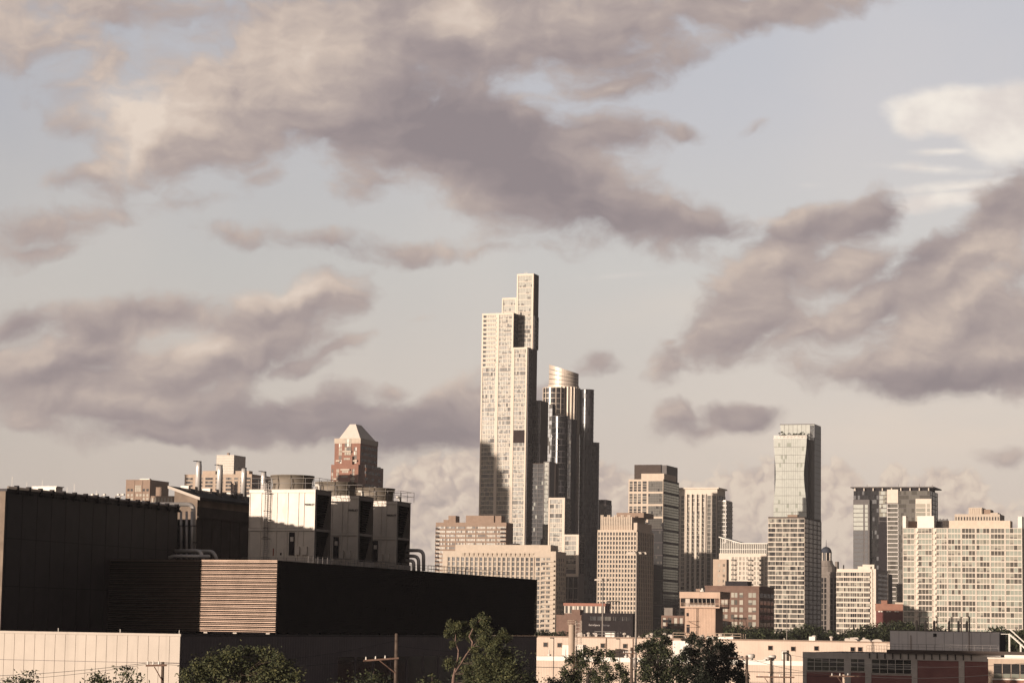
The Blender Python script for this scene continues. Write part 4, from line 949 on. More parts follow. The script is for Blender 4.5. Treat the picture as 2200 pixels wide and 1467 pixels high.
# ---- red brick tower with pyramid roof ---------------------------------------
b = Bld('brick_tower', 'red brick tower with pale stepped pyramid roof, standing behind the cooling towers', 'tower', 774.5, 941, 2000, 719.5, 812)
z1, z2, z3 = b.H, b.Z(774, 952), b.Z(760, 998); W_, D_ = b.W, b.D
b.wall.box(0, W_, 0, D_, 0, z2, 'red_brick'); q = MB(); q.box(-.3, W_+.3, -.3, D_+.3, z2, z1, 'limestone'); q.build('attic', b.root)
xs0, xs1 = b.X(711.5, 1000, -3), b.X(770, 1000, -3)
b.wall.box(xs0, xs1, -3, D_+6, 0, z3, 'red_brick'); b.wall.box(W_-.5, W_+4, 4, D_+4, 0, z3-.6, 'red_brick')
def strip(pa, pb, zt, zb, y, npan, m, nm='window'):
    x0, x1 = b.X(pa, 1000, y), b.X(pb, 1000, y); nrow = max(1, round((zt-zb)/3.1))
    for j in range(nrow):
        w = MB(); za, zb_ = zb+(zt-zb)*j/nrow+.25, zb+(zt-zb)*(j+1)/nrow-.25
        for i in range(npan): w.box(x0+(x1-x0)*i/npan+.12, x0+(x1-x0)*(i+1)/npan-.12, y-.1-random.uniform(0, .06), y+.05, za, zb_, random.choice(m))
        w.build(nm, b.root)
lit = ['pane_pale', 'pane_pale', 'pane_mid', 'glass_blind']
strip(727, 734, z2, z3+1, 0, 2, lit); strip(739.5, 753.5, z1-.4, b.Z(745, 978), -.35, 3, lit); strip(759.5, 766, z2-3, z3+1, 0, 2, lit)
for (pa, pb) in ((713, 716.5), (723, 729), (756, 762)): strip(pa, pb, z3-3.5, z3-50, -3, 2, lit+['pane_mid'])
strip(735, 749, z3-3.5, b.Z(740, 1016, -3), -3, 3, lit)
for (pa, pb, py_, y) in ((737, 755.5, 970, 0), (733, 752, 1009, -3), (723, 731, 990, 0), (758, 768, 990, 0), (718, 727, 1029, -3), (753, 764, 1029, -3)):
    m_ = MB(); m_.box(b.X(pa, py_, y), b.X(pb, py_, y), y-1.6, y-.02, b.Z(pa, py_+1, y)-.2, b.Z(pa, py_-1, y)+.3, 'limestone'); m_.build('balcony', b.root)
for (pa, pb, pt, pbm, y) in ((734, 757, 980, 1000, 0), (729, 752, 1018, 1040, -3)):
    m_ = MB(); x0, x1 = b.X(pa, pt, y-2), b.X(pb, pt, y-2); m_.box(x0, x1, y-2.2, y-.02, b.Z(pa, pbm+30, y), b.Z(pa, pt, y), 'red_brick')
    for i in range(4): m_.box(x0+2+(x1-x0-4)*i/4+.1, x0+2+(x1-x0-4)*(i+1)/4-.1, y-2.3, y-2.2, b.Z(pa, pt+8, y), b.Z(pa, pt+4, y), 'pane_pale')
    m_.build('bay', b.root)
for k_ in range(5):
    for j in range(14):
        if j < 4 or random.random() < .9:
            zz = z2-2-j*5.2; yy = 1.5+(D_-3)*k_/5; m_ = MB(); off = W_ if zz > z3+1 else W_+4; m_.box(off, off+.12, yy+.4, yy+(D_-3)/5-.8, zz-2.4, zz, random.choice(['glass_dark', 'glass_black', 'pane_mid'])); m_.build('window', b.root)
mat('roof_cream', (.66,.58,.50), .6, var=.04); zt = b.Z(770, 911, D_*.3); rf = MB(); nst = 16
bx0, bx1, by0, by1 = b.X(729, 940, 1.2), W_-.8, 1.2, D_-3
tx0, tx1, ty0, ty1 = b.X(752, 915, D_*.3), b.X(764, 915, D_*.3), D_*.3, D_*.62
for j in range(nst):
    f0, f1 = j/nst, (j+1)/nst; g_ = lambda a, c, f: a+(c-a)*f
    rf.hexa([(g_(bx0, tx0, f0), g_(by0, ty0, f0), g_(z1, zt, f0)), (g_(bx1, tx1, f0), g_(by0, ty0, f0), g_(z1, zt, f0)), (g_(bx1, tx1, f0), g_(by1, ty1, f0), g_(z1, zt, f0)), (g_(bx0, tx0, f0), g_(by1, ty1, f0), g_(z1, zt, f0)),
             (g_(bx0, tx0, f1)-.15, g_(by0, ty0, f1)-.15, g_(z1, zt, f1)-.02), (g_(bx1, tx1, f1)+.15, g_(by0, ty0, f1)-.15, g_(z1, zt, f1)-.02), (g_(bx1, tx1, f1)+.15, g_(by1, ty1, f1)+.15, g_(z1, zt, f1)-.02), (g_(bx0, tx0, f1)-.15, g_(by1, ty1, f1)+.15, g_(z1, zt, f1)-.02)], 'roof_cream')
rf.build('roof', b.root); b.finish()

# ---- two unseen towers added left of the view to cast long shadows on the skyline
for (loc_, w_, d_, h_, lab) in (((-452, 1404), 28, 26, 194, 'grey unseen tower added left of the view for its shadow'), ((-503, 1505), 40, 30, 245, 'dark unseen tower added left of the view for its shadow')):
    b = Frame('apartment_tower', lab, 'tower', loc_); b.wall.box(0, w_*.5, 0, d_, 0, h_, 'grey_concrete'); b.wall.box(w_*.5, w_*.68, .1, d_, 0, h_-9, 'grey_concrete'); b.wall.box(w_*.68, w_*.84, .2, d_, 0, h_-20, 'grey_concrete'); b.wall.box(w_*.84, w_, .3, d_, 0, h_-33, 'grey_concrete')  # stepped top shapes the sloping edge of the cast shadow
    b.grid('f', 0, 0, w_, 10, h_-36, 4, 12, rib=2, band=2, fm='grey_concrete', pal=P_MIX, n=1); b.finish(0)

# =================================================================== the near plant
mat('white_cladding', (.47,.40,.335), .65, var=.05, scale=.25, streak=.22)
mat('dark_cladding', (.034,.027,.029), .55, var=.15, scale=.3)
mat('black_cladding', (.008,.007,.008), .55, var=.2, scale=.3)
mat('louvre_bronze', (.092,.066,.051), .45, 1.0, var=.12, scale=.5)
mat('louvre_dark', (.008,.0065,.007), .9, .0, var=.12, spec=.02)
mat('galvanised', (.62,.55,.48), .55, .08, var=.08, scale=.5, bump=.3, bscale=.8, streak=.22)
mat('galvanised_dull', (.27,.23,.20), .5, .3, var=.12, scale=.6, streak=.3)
mat('steel_pipe', (.62,.57,.53), .35, .35, var=.1)
mat('fan_stack', (.20,.165,.13), .6, var=.08, streak=.15)
mat('rail_grey', (.30,.27,.25), .5, .3, var=.05)
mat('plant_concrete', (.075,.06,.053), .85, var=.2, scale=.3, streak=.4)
mat('lit_concrete', (.20,.15,.115), .85, var=.2, scale=.4)  # paler concrete copy for sunward faces, sunlight put into its colour

O = at(388, 1361, 331)
K = Frame('warehouse_building', 'low warehouse with pale lit panel front and dark flank under the black screened plant', 'building', O)
ZL = O.z
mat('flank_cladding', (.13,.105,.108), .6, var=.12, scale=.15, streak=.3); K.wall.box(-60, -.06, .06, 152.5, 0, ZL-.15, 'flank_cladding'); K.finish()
m = MB(); i = 0; x = 0.0
while x > -46:                       # vertical cladding panels, two rows, thin shadow gaps
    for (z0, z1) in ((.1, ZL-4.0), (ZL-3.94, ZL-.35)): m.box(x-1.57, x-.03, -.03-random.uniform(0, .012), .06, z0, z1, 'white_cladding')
    x -= 1.6
m.build('cladding', K.root)
m = MB(); m.box(-60, .08, -.1, .25, ZL-.33, ZL, 'white_cladding'); m.box(-.2, .07, .26, 152.6, ZL-.3, ZL-.005, 'dark_cladding'); m.build('coping', K.root)
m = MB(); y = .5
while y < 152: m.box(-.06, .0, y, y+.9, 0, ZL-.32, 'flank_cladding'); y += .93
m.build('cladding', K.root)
ya, yb = K.Y(722, 1430, 0), K.Y(972, 1430, 0); zt = K.ZS(722, 1411, 0)
for i in range(7):
    a, c = ya+(yb-ya)*i/7, ya+(yb-ya)*(i+1)/7; m = MB(); m.box(.0, .05, a+.55, c-.25, 3, zt, 'glass_black'); m.box(.0, .09, a+.1, a+.5, 3, zt, 'flank_cladding'); m.build('window', K.root)
for (px, pt, pb) in ((125, 1351, 1358), (258, 1353, 1360), (385, 1354, 1361)):
    xx = K.X(px, pb, 1.0); m = MB(); m.tube([(xx, 1, ZL-.01), (xx, 1, ZL+.5)], .05, 'white_paint', 5); m.build('rod', K.root)

ZP = at(592, 1203, 360).z
b = Frame('mechanical_screen', 'black louvred plant storey with one sunlit bronze face, under the cooling towers', 'building', O)
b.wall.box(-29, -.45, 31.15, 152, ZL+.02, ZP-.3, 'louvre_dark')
b.finish()
nsl = 38; hz = (ZP-ZL-.35)/nsl
m = MB()
for j in range(nsl):
    z = ZL+.3+j*hz; hs_ = .46 if j % 2 else .26
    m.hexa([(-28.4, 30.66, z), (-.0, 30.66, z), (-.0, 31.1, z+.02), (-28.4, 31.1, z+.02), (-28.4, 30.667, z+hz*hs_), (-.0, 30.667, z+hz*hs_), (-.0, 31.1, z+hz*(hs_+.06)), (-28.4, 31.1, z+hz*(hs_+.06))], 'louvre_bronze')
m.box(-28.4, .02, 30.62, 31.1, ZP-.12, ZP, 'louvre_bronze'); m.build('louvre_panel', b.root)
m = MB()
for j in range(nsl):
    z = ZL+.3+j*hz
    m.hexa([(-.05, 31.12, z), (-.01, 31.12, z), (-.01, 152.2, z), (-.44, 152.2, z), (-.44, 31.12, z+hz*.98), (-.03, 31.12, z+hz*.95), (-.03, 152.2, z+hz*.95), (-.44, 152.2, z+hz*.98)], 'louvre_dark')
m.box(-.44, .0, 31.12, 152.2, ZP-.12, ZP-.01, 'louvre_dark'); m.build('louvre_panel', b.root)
m = MB()
for y in [31+4.05*i for i in range(31)]: m.box(-.3, -.02, y+.2, y+.3, ZL+.02, ZL+.28, 'louvre_dark')
for px in (443, 506, 577): xx = b.X(px, 1362, 30.6); m.box(xx-.3, xx+.3, 30.3, 30.6, ZL+.01, ZL+.2, 'white_cladding')
m.build('bracket', b.root)
m = MB(); m.box(-29, -.46, 31.2, 152, ZP-.29, ZP-.18, 'dark_roof'); m.build('roof', b.root)

def rail_line(name, pts, h, m_, root, step=1.9, r=.035, rails=(1.0, .55)):
    """posts and rails between successive (x, y, z) points"""
    q = MB()
    for a, c in zip(pts, pts[1:]):
        a, c = Vector(a), Vector(c); n = max(1, round((c-a).length/step))
        for i in range(n+1):
            p = a.lerp(c, i/n); q.tube([p, p+Vector((0, 0, h))], r, m_, 5)
        for f in rails: q.tube([a+Vector((0, 0, h*f)), c+Vector((0, 0, h*f))], r*.9, m_, 5, False)
    return q.build(name, root)
r_ = empty('safety_railing', O, -GA, 'long grey safety railing along the black screen roof edge, right of the cooling towers', 'railing'); r_.location.z = 0
rail_line('rail', [(-.9, 44, ZP-.1), (-.9, 66, ZP-.1)], 1.15, 'rail_grey', r_)
rail_line('rail', [(-.9, 66, ZP-.1), (-.9, 112, ZP-.1), (-.9, 138, ZP-.1)], 1.15, 'rail_grey', r_)
rail_line('rail', [(-5, 106, ZP-.1), (-2, 122, ZP-.1)], 1.5, 'rail_grey', r_)

# tall dark hall
ZA = at(8, 1048, 340).z
A = Frame('factory_hall', 'tall dark windowless hall filling the left edge, pipe along its roof edge', 'building', O)
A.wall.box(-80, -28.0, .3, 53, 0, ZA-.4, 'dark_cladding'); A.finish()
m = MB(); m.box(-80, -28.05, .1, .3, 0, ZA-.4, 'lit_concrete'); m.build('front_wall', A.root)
m = MB(); m.box(-80, -27.8, .0, 53.2, ZA-.4, ZA-.05, 'dark_cladding'); m.build('coping', A.root)
m = MB(); m.tube([(-27.75, .2, ZA+.12), (-27.75, 53, ZA+.12)], .2, 'galvanised_dull', 8); m.build('gutter_pipe', A.root, True)
for i in range(16):
    y = 2.4+i*3.3; m = MB(); m.box(-28.1, -27.45, y, y+.35, ZA-.35, ZA+.5, 'dark_metal'); m.box(-27.9, -27.5, y+.4, y+1.2, ZA-.75, ZA-.41, 'dark_metal'); m.build('bracket', A.root)
m = MB(); x0 = A.X(70, 1050, 20); x1 = A.X(120, 1050, 20); m.box(x0, x1, 20, 22, ZA-.1, A.Z(90, 1046, 20), 'white_paint'); m.box(x0-.1, x1+.2, 19.9, 22.1, A.Z(90, 1046, 20)+.002, A.Z(90, 1046, 20)+.12, 'white_paint'); m.build('roof_unit', A.root)
for px in (25, 57, 90, 103, 118, 144, 159, 207, 260):
    y_ = 14+px*.14; xx = A.X(px, 1060, y_); h = 1.6 if px in (25, 90, 159) else 1.0
    m = MB(); m.tube([(xx, y_, ZA-.1), (xx, y_, ZA+1.2+h)], .03, 'white_paint', 4); m.build('lightning_rod', A.root)
for px in (192, 202, 218, 248, 258):
    y_ = 36; xx = A.X(px, 1080, y_); m = MB(); m.tube([(xx, y_, ZA-.1), (xx, y_, ZA+.9), (xx+.5, y_, ZA+1.1)], .09, 'galvanised_dull', 6); m.lathe(xx+.5, y_, [(.02, ZA+1.0), (.25, ZA+1.0), (.25, ZA+1.25), (.02, ZA+1.3)], 'white_paint', 8); m.build('roof_vent', A.root)

m = MB()
for i in range(13): m.box(-28.0, -27.965, .6+i*4.1, .72+i*4.1, ZL, ZA-.41, 'black_cladding')
for z in (ZL+6.2, ZL+12.9): m.box(-28.0, -27.97, .3, 53, z-.05, z+.05, 'black_cladding')
m.build('panel_joint', A.root)
# pipe run beyond the hall
pr = empty('pipe_run', (O.x, O.y, 0), -GA, 'silver insulated pipe bending over the hall end above four standing pipes', 'pipes')
def PK(px, py, y): 
    h = A.hit(px, py, 1, y); return (h.x, h.y, h.z)
def bend(pts, rad=.8, n=5):
    pts = [Vector(p) for p in pts]; o = [pts[0]]
    for a, c, e in zip(pts, pts[1:], pts[2:]):
        r0_ = min(rad, (c-a).length*.45, (e-c).length*.45); s0 = c+(a-c).normalized()*r0_; s1 = c+(e-c).normalized()*r0_
        for i in range(n+1):
            t = i/n; o.append(s0*(1-t)**2+c*2*t*(1-t)+s1*t*t)
    o.append(pts[-1]); return o
m = MB(); m.tube(bend([(-27.6, 40, ZA+.1), PK(320, 1083, 53), PK(416, 1083, 58), PK(416, 1190, 58)], 1.1), .36, 'steel_pipe', 12); m.build('main_pipe', pr, True)
for px in (377, 389, 401, 412):
    m = MB(); m.tube([PK(px, 1098, 57), PK(px, 1200, 57)], .21, 'steel_pipe', 10); m.build('riser_pipe', pr, True)
m = MB(); m.tube([PK(369, 1129, 56.7), PK(424, 1129, 56.7)], .07, 'dark_metal', 5); m.tube([PK(369, 1165, 57.3), PK(424, 1165, 57.3)], .06, 'dark_metal', 5); m.build('bracket', pr)
m = MB(); m.tube(bend([PK(381, 1184, 55), PK(458, 1184, 55), PK(467, 1205, 55)], 1.0), .30, 'steel_pipe', 10); m.build('floor_pipe', pr, True)
m = MB(); m.tube(bend([PK(377, 1183, 50), PK(430, 1183, 50), PK(437, 1203, 50)], 1.0), .30, 'steel_pipe', 10); m.build('floor_pipe', pr, True)
m = MB(); m.tube(bend([PK(363, 1197, 47), PK(374, 1194, 47), PK(450, 1195, 47)], .6), .28, 'steel_pipe', 10); m.build('floor_pipe', pr, True)
bk = MB(); bk.box(-34, -28.3, 60, 60.3, ZP-4, ZA-1.6, 'black_cladding'); bk.build('shade_backing', pr)  # black sheet standing in for the shaded recess behind the pipes

# slanted-roof plant house with exhaust stacks
b = Bld('plant_house', 'narrow concrete plant house with slanted roof and four steel exhaust stacks', 'building', 424, 1088, 405, 374, 560)
b.wall.box(0, b.W, 0, 34, 14, b.H, 'plant_concrete'); b.wall.box(b.W-.1, b.W+.25, .01, 34, b.ZS(424, 1110, b.W)-.1, b.ZS(424, 1110, b.W)+.15, 'plant_concrete')
for i in range(9): b.wall.box(b.W, b.W+.12, 2.0+i*3.6, 2.35+i*3.6, 20, b.ZS(424, 1110, b.W)-.2, 'plant_concrete')
x0, x1 = b.X(361, 1043, -.9), b.X(430, 1068, -.9); z0, z1 = b.Z(361, 1043, -.9), b.Z(430, 1068, -.9)
zf = lambda x: z0+(z1-z0)*(x-x0)/(x1-x0)
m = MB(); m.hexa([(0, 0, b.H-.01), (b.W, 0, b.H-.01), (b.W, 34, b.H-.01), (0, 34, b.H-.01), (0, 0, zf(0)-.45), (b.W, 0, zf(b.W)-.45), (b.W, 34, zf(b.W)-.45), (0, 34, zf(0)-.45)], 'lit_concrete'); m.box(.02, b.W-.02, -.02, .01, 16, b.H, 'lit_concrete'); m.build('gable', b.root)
m = MB(); m.hexa([(x0, -.85, z0-.42), (x1, -.85, z1-.42), (x1, 36, z1-.42), (x0, 36, z0-.42), (x0, -.9, z0), (x1, -.9, z1), (x1, 36, z1), (x0, 36, z0)], 'dark_roof')
m.hexa([(x0, -1.0, z0-.45), (x1, -1.0, z1-.45), (x1, -.91, z1-.45), (x0, -.91, z0-.45), (x0, -1.0, z0+.02), (x1, -1.0, z1+.02), (x1, -.91, z1+.02), (x0, -.91, z0+.02)], 'white_cladding')
roof = m.build('roof', b.root)
for k_, (px, pt, y) in enumerate(((427.5, 992, 5), (473, 1000, 13.2), (524.5, 1006, 21.5), (567, 1014, 29.5))):
    xx, zt = b.X(px, pt, y), b.Z(px, pt, y); zb = zf(xx)-.3
    m = MB(); m.tube([(xx, y, zb), (xx, y, zt-.9), (xx, y, zt)], [.52, .52, .42], 'steel_pipe', 16); st = m.build('exhaust_stack', roof, True)
    m = MB(); m.tube([(xx, y, zt), (xx, y, zt+.12)], .46, 'dark_metal', 14); m.box(xx-1.0, xx-.3, y-.2, y+.2, zt+.1, zt+.2, 'dark_metal'); m.build('stack_cap', st)
    m = MB(); xa = xx-1.1; m.box(xa-1.1, xa+.4, y-2.2, y-1.4, zf(xa)-.15, zf(xa)+.75, 'galvanised'); m.build('roof_box', roof)
m = MB()
for i in range(5): xx = b.X(497+i*3, 1050, 18); m.tube([(xx, 18, zf(xx)-.2), (xx, 18, b.Z(500, 1035+(i % 3)*3, 18))], .12, 'dark_metal', 6)
m.build('small_pipes', roof)
b.finish()

# cooling towers
T = Bld('cooling_tower', 'nearest cooling unit, front panels sunlit bright, caged ladder, broad round fan stack', 'cooling tower', 678, 1052, 385, 536.5, 713, 'cooling towers on the black screened roof')
zb, zt, W_, D_ = ZP-.1, T.H, T.W, T.D; hh = zt-zb; zm = zb+hh*.475
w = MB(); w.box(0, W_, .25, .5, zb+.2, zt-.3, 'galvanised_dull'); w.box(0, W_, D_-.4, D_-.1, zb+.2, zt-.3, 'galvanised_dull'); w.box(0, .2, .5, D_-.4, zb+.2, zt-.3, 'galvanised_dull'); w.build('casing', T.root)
fr_ = [0, .18, .235, .42, .585, .745, .83, 1.0]
m = MB()
for (z0, z1) in ((zb+.9, zm-.3), (zm+.25, zt-.45)):
    for i in range(7):
        a, c = W_*fr_[i]+.05, W_*fr_[i+1]-.05
        if i in (2, 3): # dented sheet
            cx_, cz_ = (a+c)/2, (z0+z1)/2; pts = [(a, .1, z0), (c, .1, z0), (c, .1, z1), (a, .1, z1)]; ctr = (cx_, .02, cz_)
            for k_ in range(4): m.poly((pts[k_], pts[(k_+1) % 4], ctr), 'galvanised')
        else: m.box(a, c, .1, .24, z0, z1, 'galvanised')
    for f in fr_: xx = min(max(W_*f, .08), W_-.08); m.box(xx-.06, xx+.06, .0, .24, z0-.05, z1+.05, 'galvanised')
m.box(.0, W_, -.05, .24, zm-.22, zm+.2, 'galvanised'); m.box(-.02, W_+.02, -.08, .24, zt-.42, zt, 'galvanised'); m.box(0, W_, .02, .24, zb+.35, zb+.85, 'galvanised')
m.build('front_panel', T.root)
m = MB()
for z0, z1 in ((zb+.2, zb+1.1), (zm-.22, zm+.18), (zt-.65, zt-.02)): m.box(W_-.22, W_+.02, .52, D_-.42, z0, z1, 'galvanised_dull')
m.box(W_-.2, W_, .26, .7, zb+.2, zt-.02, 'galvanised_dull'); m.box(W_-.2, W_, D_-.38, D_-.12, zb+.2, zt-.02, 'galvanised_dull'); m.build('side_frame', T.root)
for z0, z1 in ((zb+1.1, zm-.22), (zm+.18, zt-.65)):
    m = MB(); nn = 14
    for j in range(nn):
        za = z0+(z1-z0)*j/nn; xo = -.15-1.1*(1-j/nn)
        m.hexa([(W_+xo-.5, .72, za), (W_+xo, .72, za), (W_+xo, D_-.42, za), (W_+xo-.5, D_-.42, za), (W_+xo-.55, .72, za+.3), (W_+xo-.04, .72, za+.3), (W_+xo-.04, D_-.42, za+.3), (W_+xo-.55, D_-.42, za+.3)], 'louvre_dark')
    m.box(1.0, W_-1.8, .75, D_-.45, z0, z1, 'glass_black'); m.build('intake_louvre', T.root)
m = MB(); m.box(W_, W_+.25, .3, D_-.2, zb+.05, zb+1.15, 'galvanised'); m.build('basin', T.root)
m = MB(); m.box(-.1, W_+.1, -.1, D_, zt+.002, zt+.12, 'galvanised_dull'); m.build('deck', T.root)
cx_, cy_ = W_*.52, D_*.5; rr = min(3.3, D_*.5)
m = MB(); hs = 2.35
m.lathe(cx_, cy_, [(rr*1.0, zt+.12), (rr*.97, zt+.9), (rr*1.0, zt+1.6), (rr*1.07, zt+hs), (rr*1.1, zt+hs), (rr*1.1, zt+hs+.1), (rr*1.04, zt+hs+.1), (rr*.95, zt+1.4), (rr*.93, zt+.2)], 'fan_stack', 40); fs = m.build('fan_stack', T.root, True)
m = MB()
for k_ in range(10): a = 2*math.pi*k_/10; m.tube([(cx_+rr*1.02*math.cos(a), cy_+rr*1.02*math.sin(a), zt+.1), (cx_+rr*1.1*math.cos(a), cy_+rr*1.1*math.sin(a), zt+hs+.05)], .05, 'fan_stack', 5)
m.build('rib', fs)
m = MB()
for k_ in range(6): a = 2*math.pi*k_/6; m.hexa([(cx_+.3*math.cos(a)-.2*math.sin(a), cy_+.3*math.sin(a)+.2*math.cos(a), zt+1.2), (cx_+.3*math.cos(a)+.2*math.sin(a), cy_+.3*math.sin(a)-.2*math.cos(a), zt+1.3), (cx_+rr*.9*math.cos(a)+.3*math.sin(a), cy_+rr*.9*math.sin(a)-.3*math.cos(a), zt+1.3), (cx_+rr*.9*math.cos(a)-.3*math.sin(a), cy_+rr*.9*math.sin(a)+.3*math.cos(a), zt+1.2)]+[(cx_+.3*math.cos(a)-.2*math.sin(a), cy_+.3*math.sin(a)+.2*math.cos(a), zt+1.24), (cx_+.3*math.cos(a)+.2*math.sin(a), cy_+.3*math.sin(a)-.2*math.cos(a), zt+1.34), (cx_+rr*.9*math.cos(a)+.3*math.sin(a), cy_+rr*.9*math.sin(a)-.3*math.cos(a), zt+1.34), (cx_+rr*.9*math.cos(a)-.3*math.sin(a), cy_+rr*.9*math.sin(a)+.3*math.cos(a), zt+1.24)], 'dark_metal')
m.build('fan', fs)
rail_line('railing', [(.05, .05, zt+.12), (W_+.6, .05, zt+.12), (W_+.6, D_-.1, zt+.12), (.05, D_-.1, zt+.12), (.05, .05, zt+.12)], 1.75, 'rail_grey', T.root, 2.6, .04)
m = MB(); m.tube(bend([(W_-.6, D_*.45, zt+.1), (W_-.6, D_*.45, zt+.9), (W_-1.3, D_*.45, zt+.9)], .3), .22, 'white_paint', 8); m.build('valve', T.root, True)
for (fa, fb_) in ((.72, .785), (.825, .9)):
    m = MB(); m.box(W_*fa, W_*fb_, -.28, -.0, zb+1.7, zb+3.0, 'galvanised'); m.build('control_box', T.root)
m = MB(); m.box(W_*.62, W_*.70, -.04, .1, zb+1.6, zm-.45, 'dark_metal'); m.box(W_*.645, W_*.69, -.2, -.02, zb+3.8, zb+4.5, 'galvanised'); m.build('access_opening', T.root)
lettering(T.root, 'MARLEY', (W_*.835, -.02, zt-2.5), .5, 'dark_metal')
rail_line('railing', [(-.4, -1.3, zb), (W_+.5, -1.3, zb), (W_+.5, D_, zb)], 1.15, 'rail_grey', T.root, 1.5, .035)
for k_, (e, lab) in enumerate(((17.8, 'middle cooling unit of the row, front mostly in shade'), (34.9, 'farthest cooling unit of the row, beside the nested curved pipes'))):
    c = copy_tree(T.root); c.location = T.root.location + EY*e; c['label'] = lab
m = MB(); m.box(W_*.44, W_*.545, -.03, .1, zb+.5, zb+2.65, 'galvanised'); m.box(W_*.49, W_*.515, -.05, -.03, zb+1.6, zb+2.0, 'dark_metal'); m.build('door', T.root)
m = MB(); xl_, xr_ = W_*.255, W_*.305
for xx in (xl_, xr_): m.tube([(xx, -.35, zb+.2), (xx, -.35, zt+1.3)], .05, 'rail_grey', 6)
z = zb+.4
while z < zt+1.2: m.tube([(xl_, -.35, z), (xr_, -.35, z)], .03, 'rail_grey', 5); z += .33
for z in (zb+4.4, zb+5.9, zb+7.3, zb+8.6, zt-.1, zt+1.1):
    m.tube([(xl_, -.35, z)]+[((xl_+xr_)/2-math.cos(a)*.42, -.35-math.sin(a)*.75, z) for a in [math.pi*i/6 for i in range(1, 6)]]+[(xr_, -.35, z)], .045, 'dark_metal', 5)
for a in (.5, 1.1, 1.57, 2.1, 2.6): m.tube([((xl_+xr_)/2-math.cos(a)*.42, -.35-math.sin(a)*.75, zb+4.4), ((xl_+xr_)/2-math.cos(a)*.42, -.35-math.sin(a)*.75, zt+1.1)], .025, 'rail_grey', 4)
for z in (zb+1.2, zb+4.2, zb+7.2, zt-.6): m.tube([(xl_-.5, -.33, z), (xr_+.5, -.33, z)], .05, 'dark_metal', 5)
m.build('ladder', T.root)
mat('sticker_blue', (.05,.09,.25), .5); mat('sticker_red', (.3,.06,.03), .5)
m = MB(); m.box(W_*.378, W_*.39, -.01, .09, zb+1.5, zb+2.7, 'sticker_red'); m.build('warning_sign', T.root)

# nested pipes past the last unit
pp = empty('pipe_loop', (O.x, O.y, 0), -GA, 'three nested curved steel pipes right of the farthest cooling unit', 'pipes')
for (xa, xe, ya_) in ((872, 910, 1182), (872, 899.5, 1194), (872, 889, 1204)):
    m = MB(); m.tube(bend([PK(xa, ya_, 96), PK(xe, ya_, 96), PK(xe, 1226, 96)], 1.1), .31, 'steel_pipe', 12); m.build('pipe', pp, True)

# =================================================================== low warehouses behind the trees
mat('corrugated', (.56,.44,.35), .7, var=.06, scale=.2, streak=.2)
mat('roof_membrane', (.22,.19,.165), .6, var=.15, scale=.2)
b = Bld('long_warehouse', 'long low tan warehouse with few small square windows behind the trees', 'building', 1962, 1379, 617, 1100, 1990)
W_, H_ = b.W, b.H
b.wall.box(0, W_, .1, 60, 0, H_-.1, 'corrugated')
m = MB(); x = 0
while x < W_: m.box(x+.02, x+.28, .07, .12, 0, H_-.3, 'corrugated'); x += .42
m.build('corrugated_sheet', b.root)
m = MB(); m.box(-.2, W_+.2, -.15, .3, H_-.3, H_+.02, 'brown_precast'); m.build('coping', b.root)
for px in (1230, 1302, 1360, 1445, 1530): m = MB(); xx = b.X(px, 1380); m.tube([(xx, -.12, 5), (xx, -.12, H_-.3)], .09, 'brown_precast', 5); m.build('downpipe', b.root)
for (px, py) in ((1172, 1384), (1202, 1385), (1295, 1386), (1343, 1387), (1655, 1391), (1704, 1393), (1754, 1392), (1832, 1394), (1848, 1394)):
    x, z = b.X(px, py), b.Z(px, py); f = MB(); f.box(x-.62, x+.62, -.1, .09, z-.62, z+.62, 'brown_precast'); fo = f.build('window', b.root); g = MB(); g.box(x-.5, x+.5, -.14, -.09, z-.5, z+.5, 'glass_black'); g.build('pane', fo)
rnd = random.Random(4)
for i in range(34):                    # roof clutter
    px = rnd.uniform(1235, 1900); y = rnd.uniform(3, 40); x = b.X(px, 1362, y); m = MB(); s = rnd.uniform(.25, .8); kind = rnd.random()
    if kind < .5: m.lathe(x, y, [(s*.5, H_-.1), (s*.5, H_+s*.9), (s*.9, H_+s), (s*.8, H_+s*1.5), (.05, H_+s*1.8)], 'white_cladding', 8)
    else: m.box(x-s, x+s, y-s, y+s, H_-.1, H_+s, 'white_cladding'); m.box(x-s*.8, x+s*.8, y-s*.8, y+s*.8, H_+s+.002, H_+s*1.3, 'galvanised_dull')
    m.build('roof_vent', b.root)
for (pa, pb) in ((1278, 1322), (1446, 1472), (1520, 1592)): rail_line('roof_railing', [(b.X(pa, 1363, 4), 4, H_-.1), (b.X(pb, 1363, 4), 4, H_-.1), (b.X(pb, 1363, 4), 9, H_-.1)], 1.5, 'rail_grey' if pa < 1300 else 'tan_concrete', b.root, 2.5, .08)
m = MB(); m.box(b.X(1300, 1360, 6), b.X(1320, 1360, 6), 6, 8, H_-.09, H_+1.1, 'white_paint'); m.build('roof_unit', b.root); m = MB(); m.box(b.X(1518, 1364, 2), b.X(1575, 1364, 2), 2, 4, H_-.08, H_+.55, 'white_paint'); m.build('roof_unit', b.root); m = MB(); m.box(b.X(1738, 1366, 3), b.X(1751, 1366, 3), 3, 5, H_-.07, H_+1.0, 'white_paint'); m.build('roof_unit', b.root)
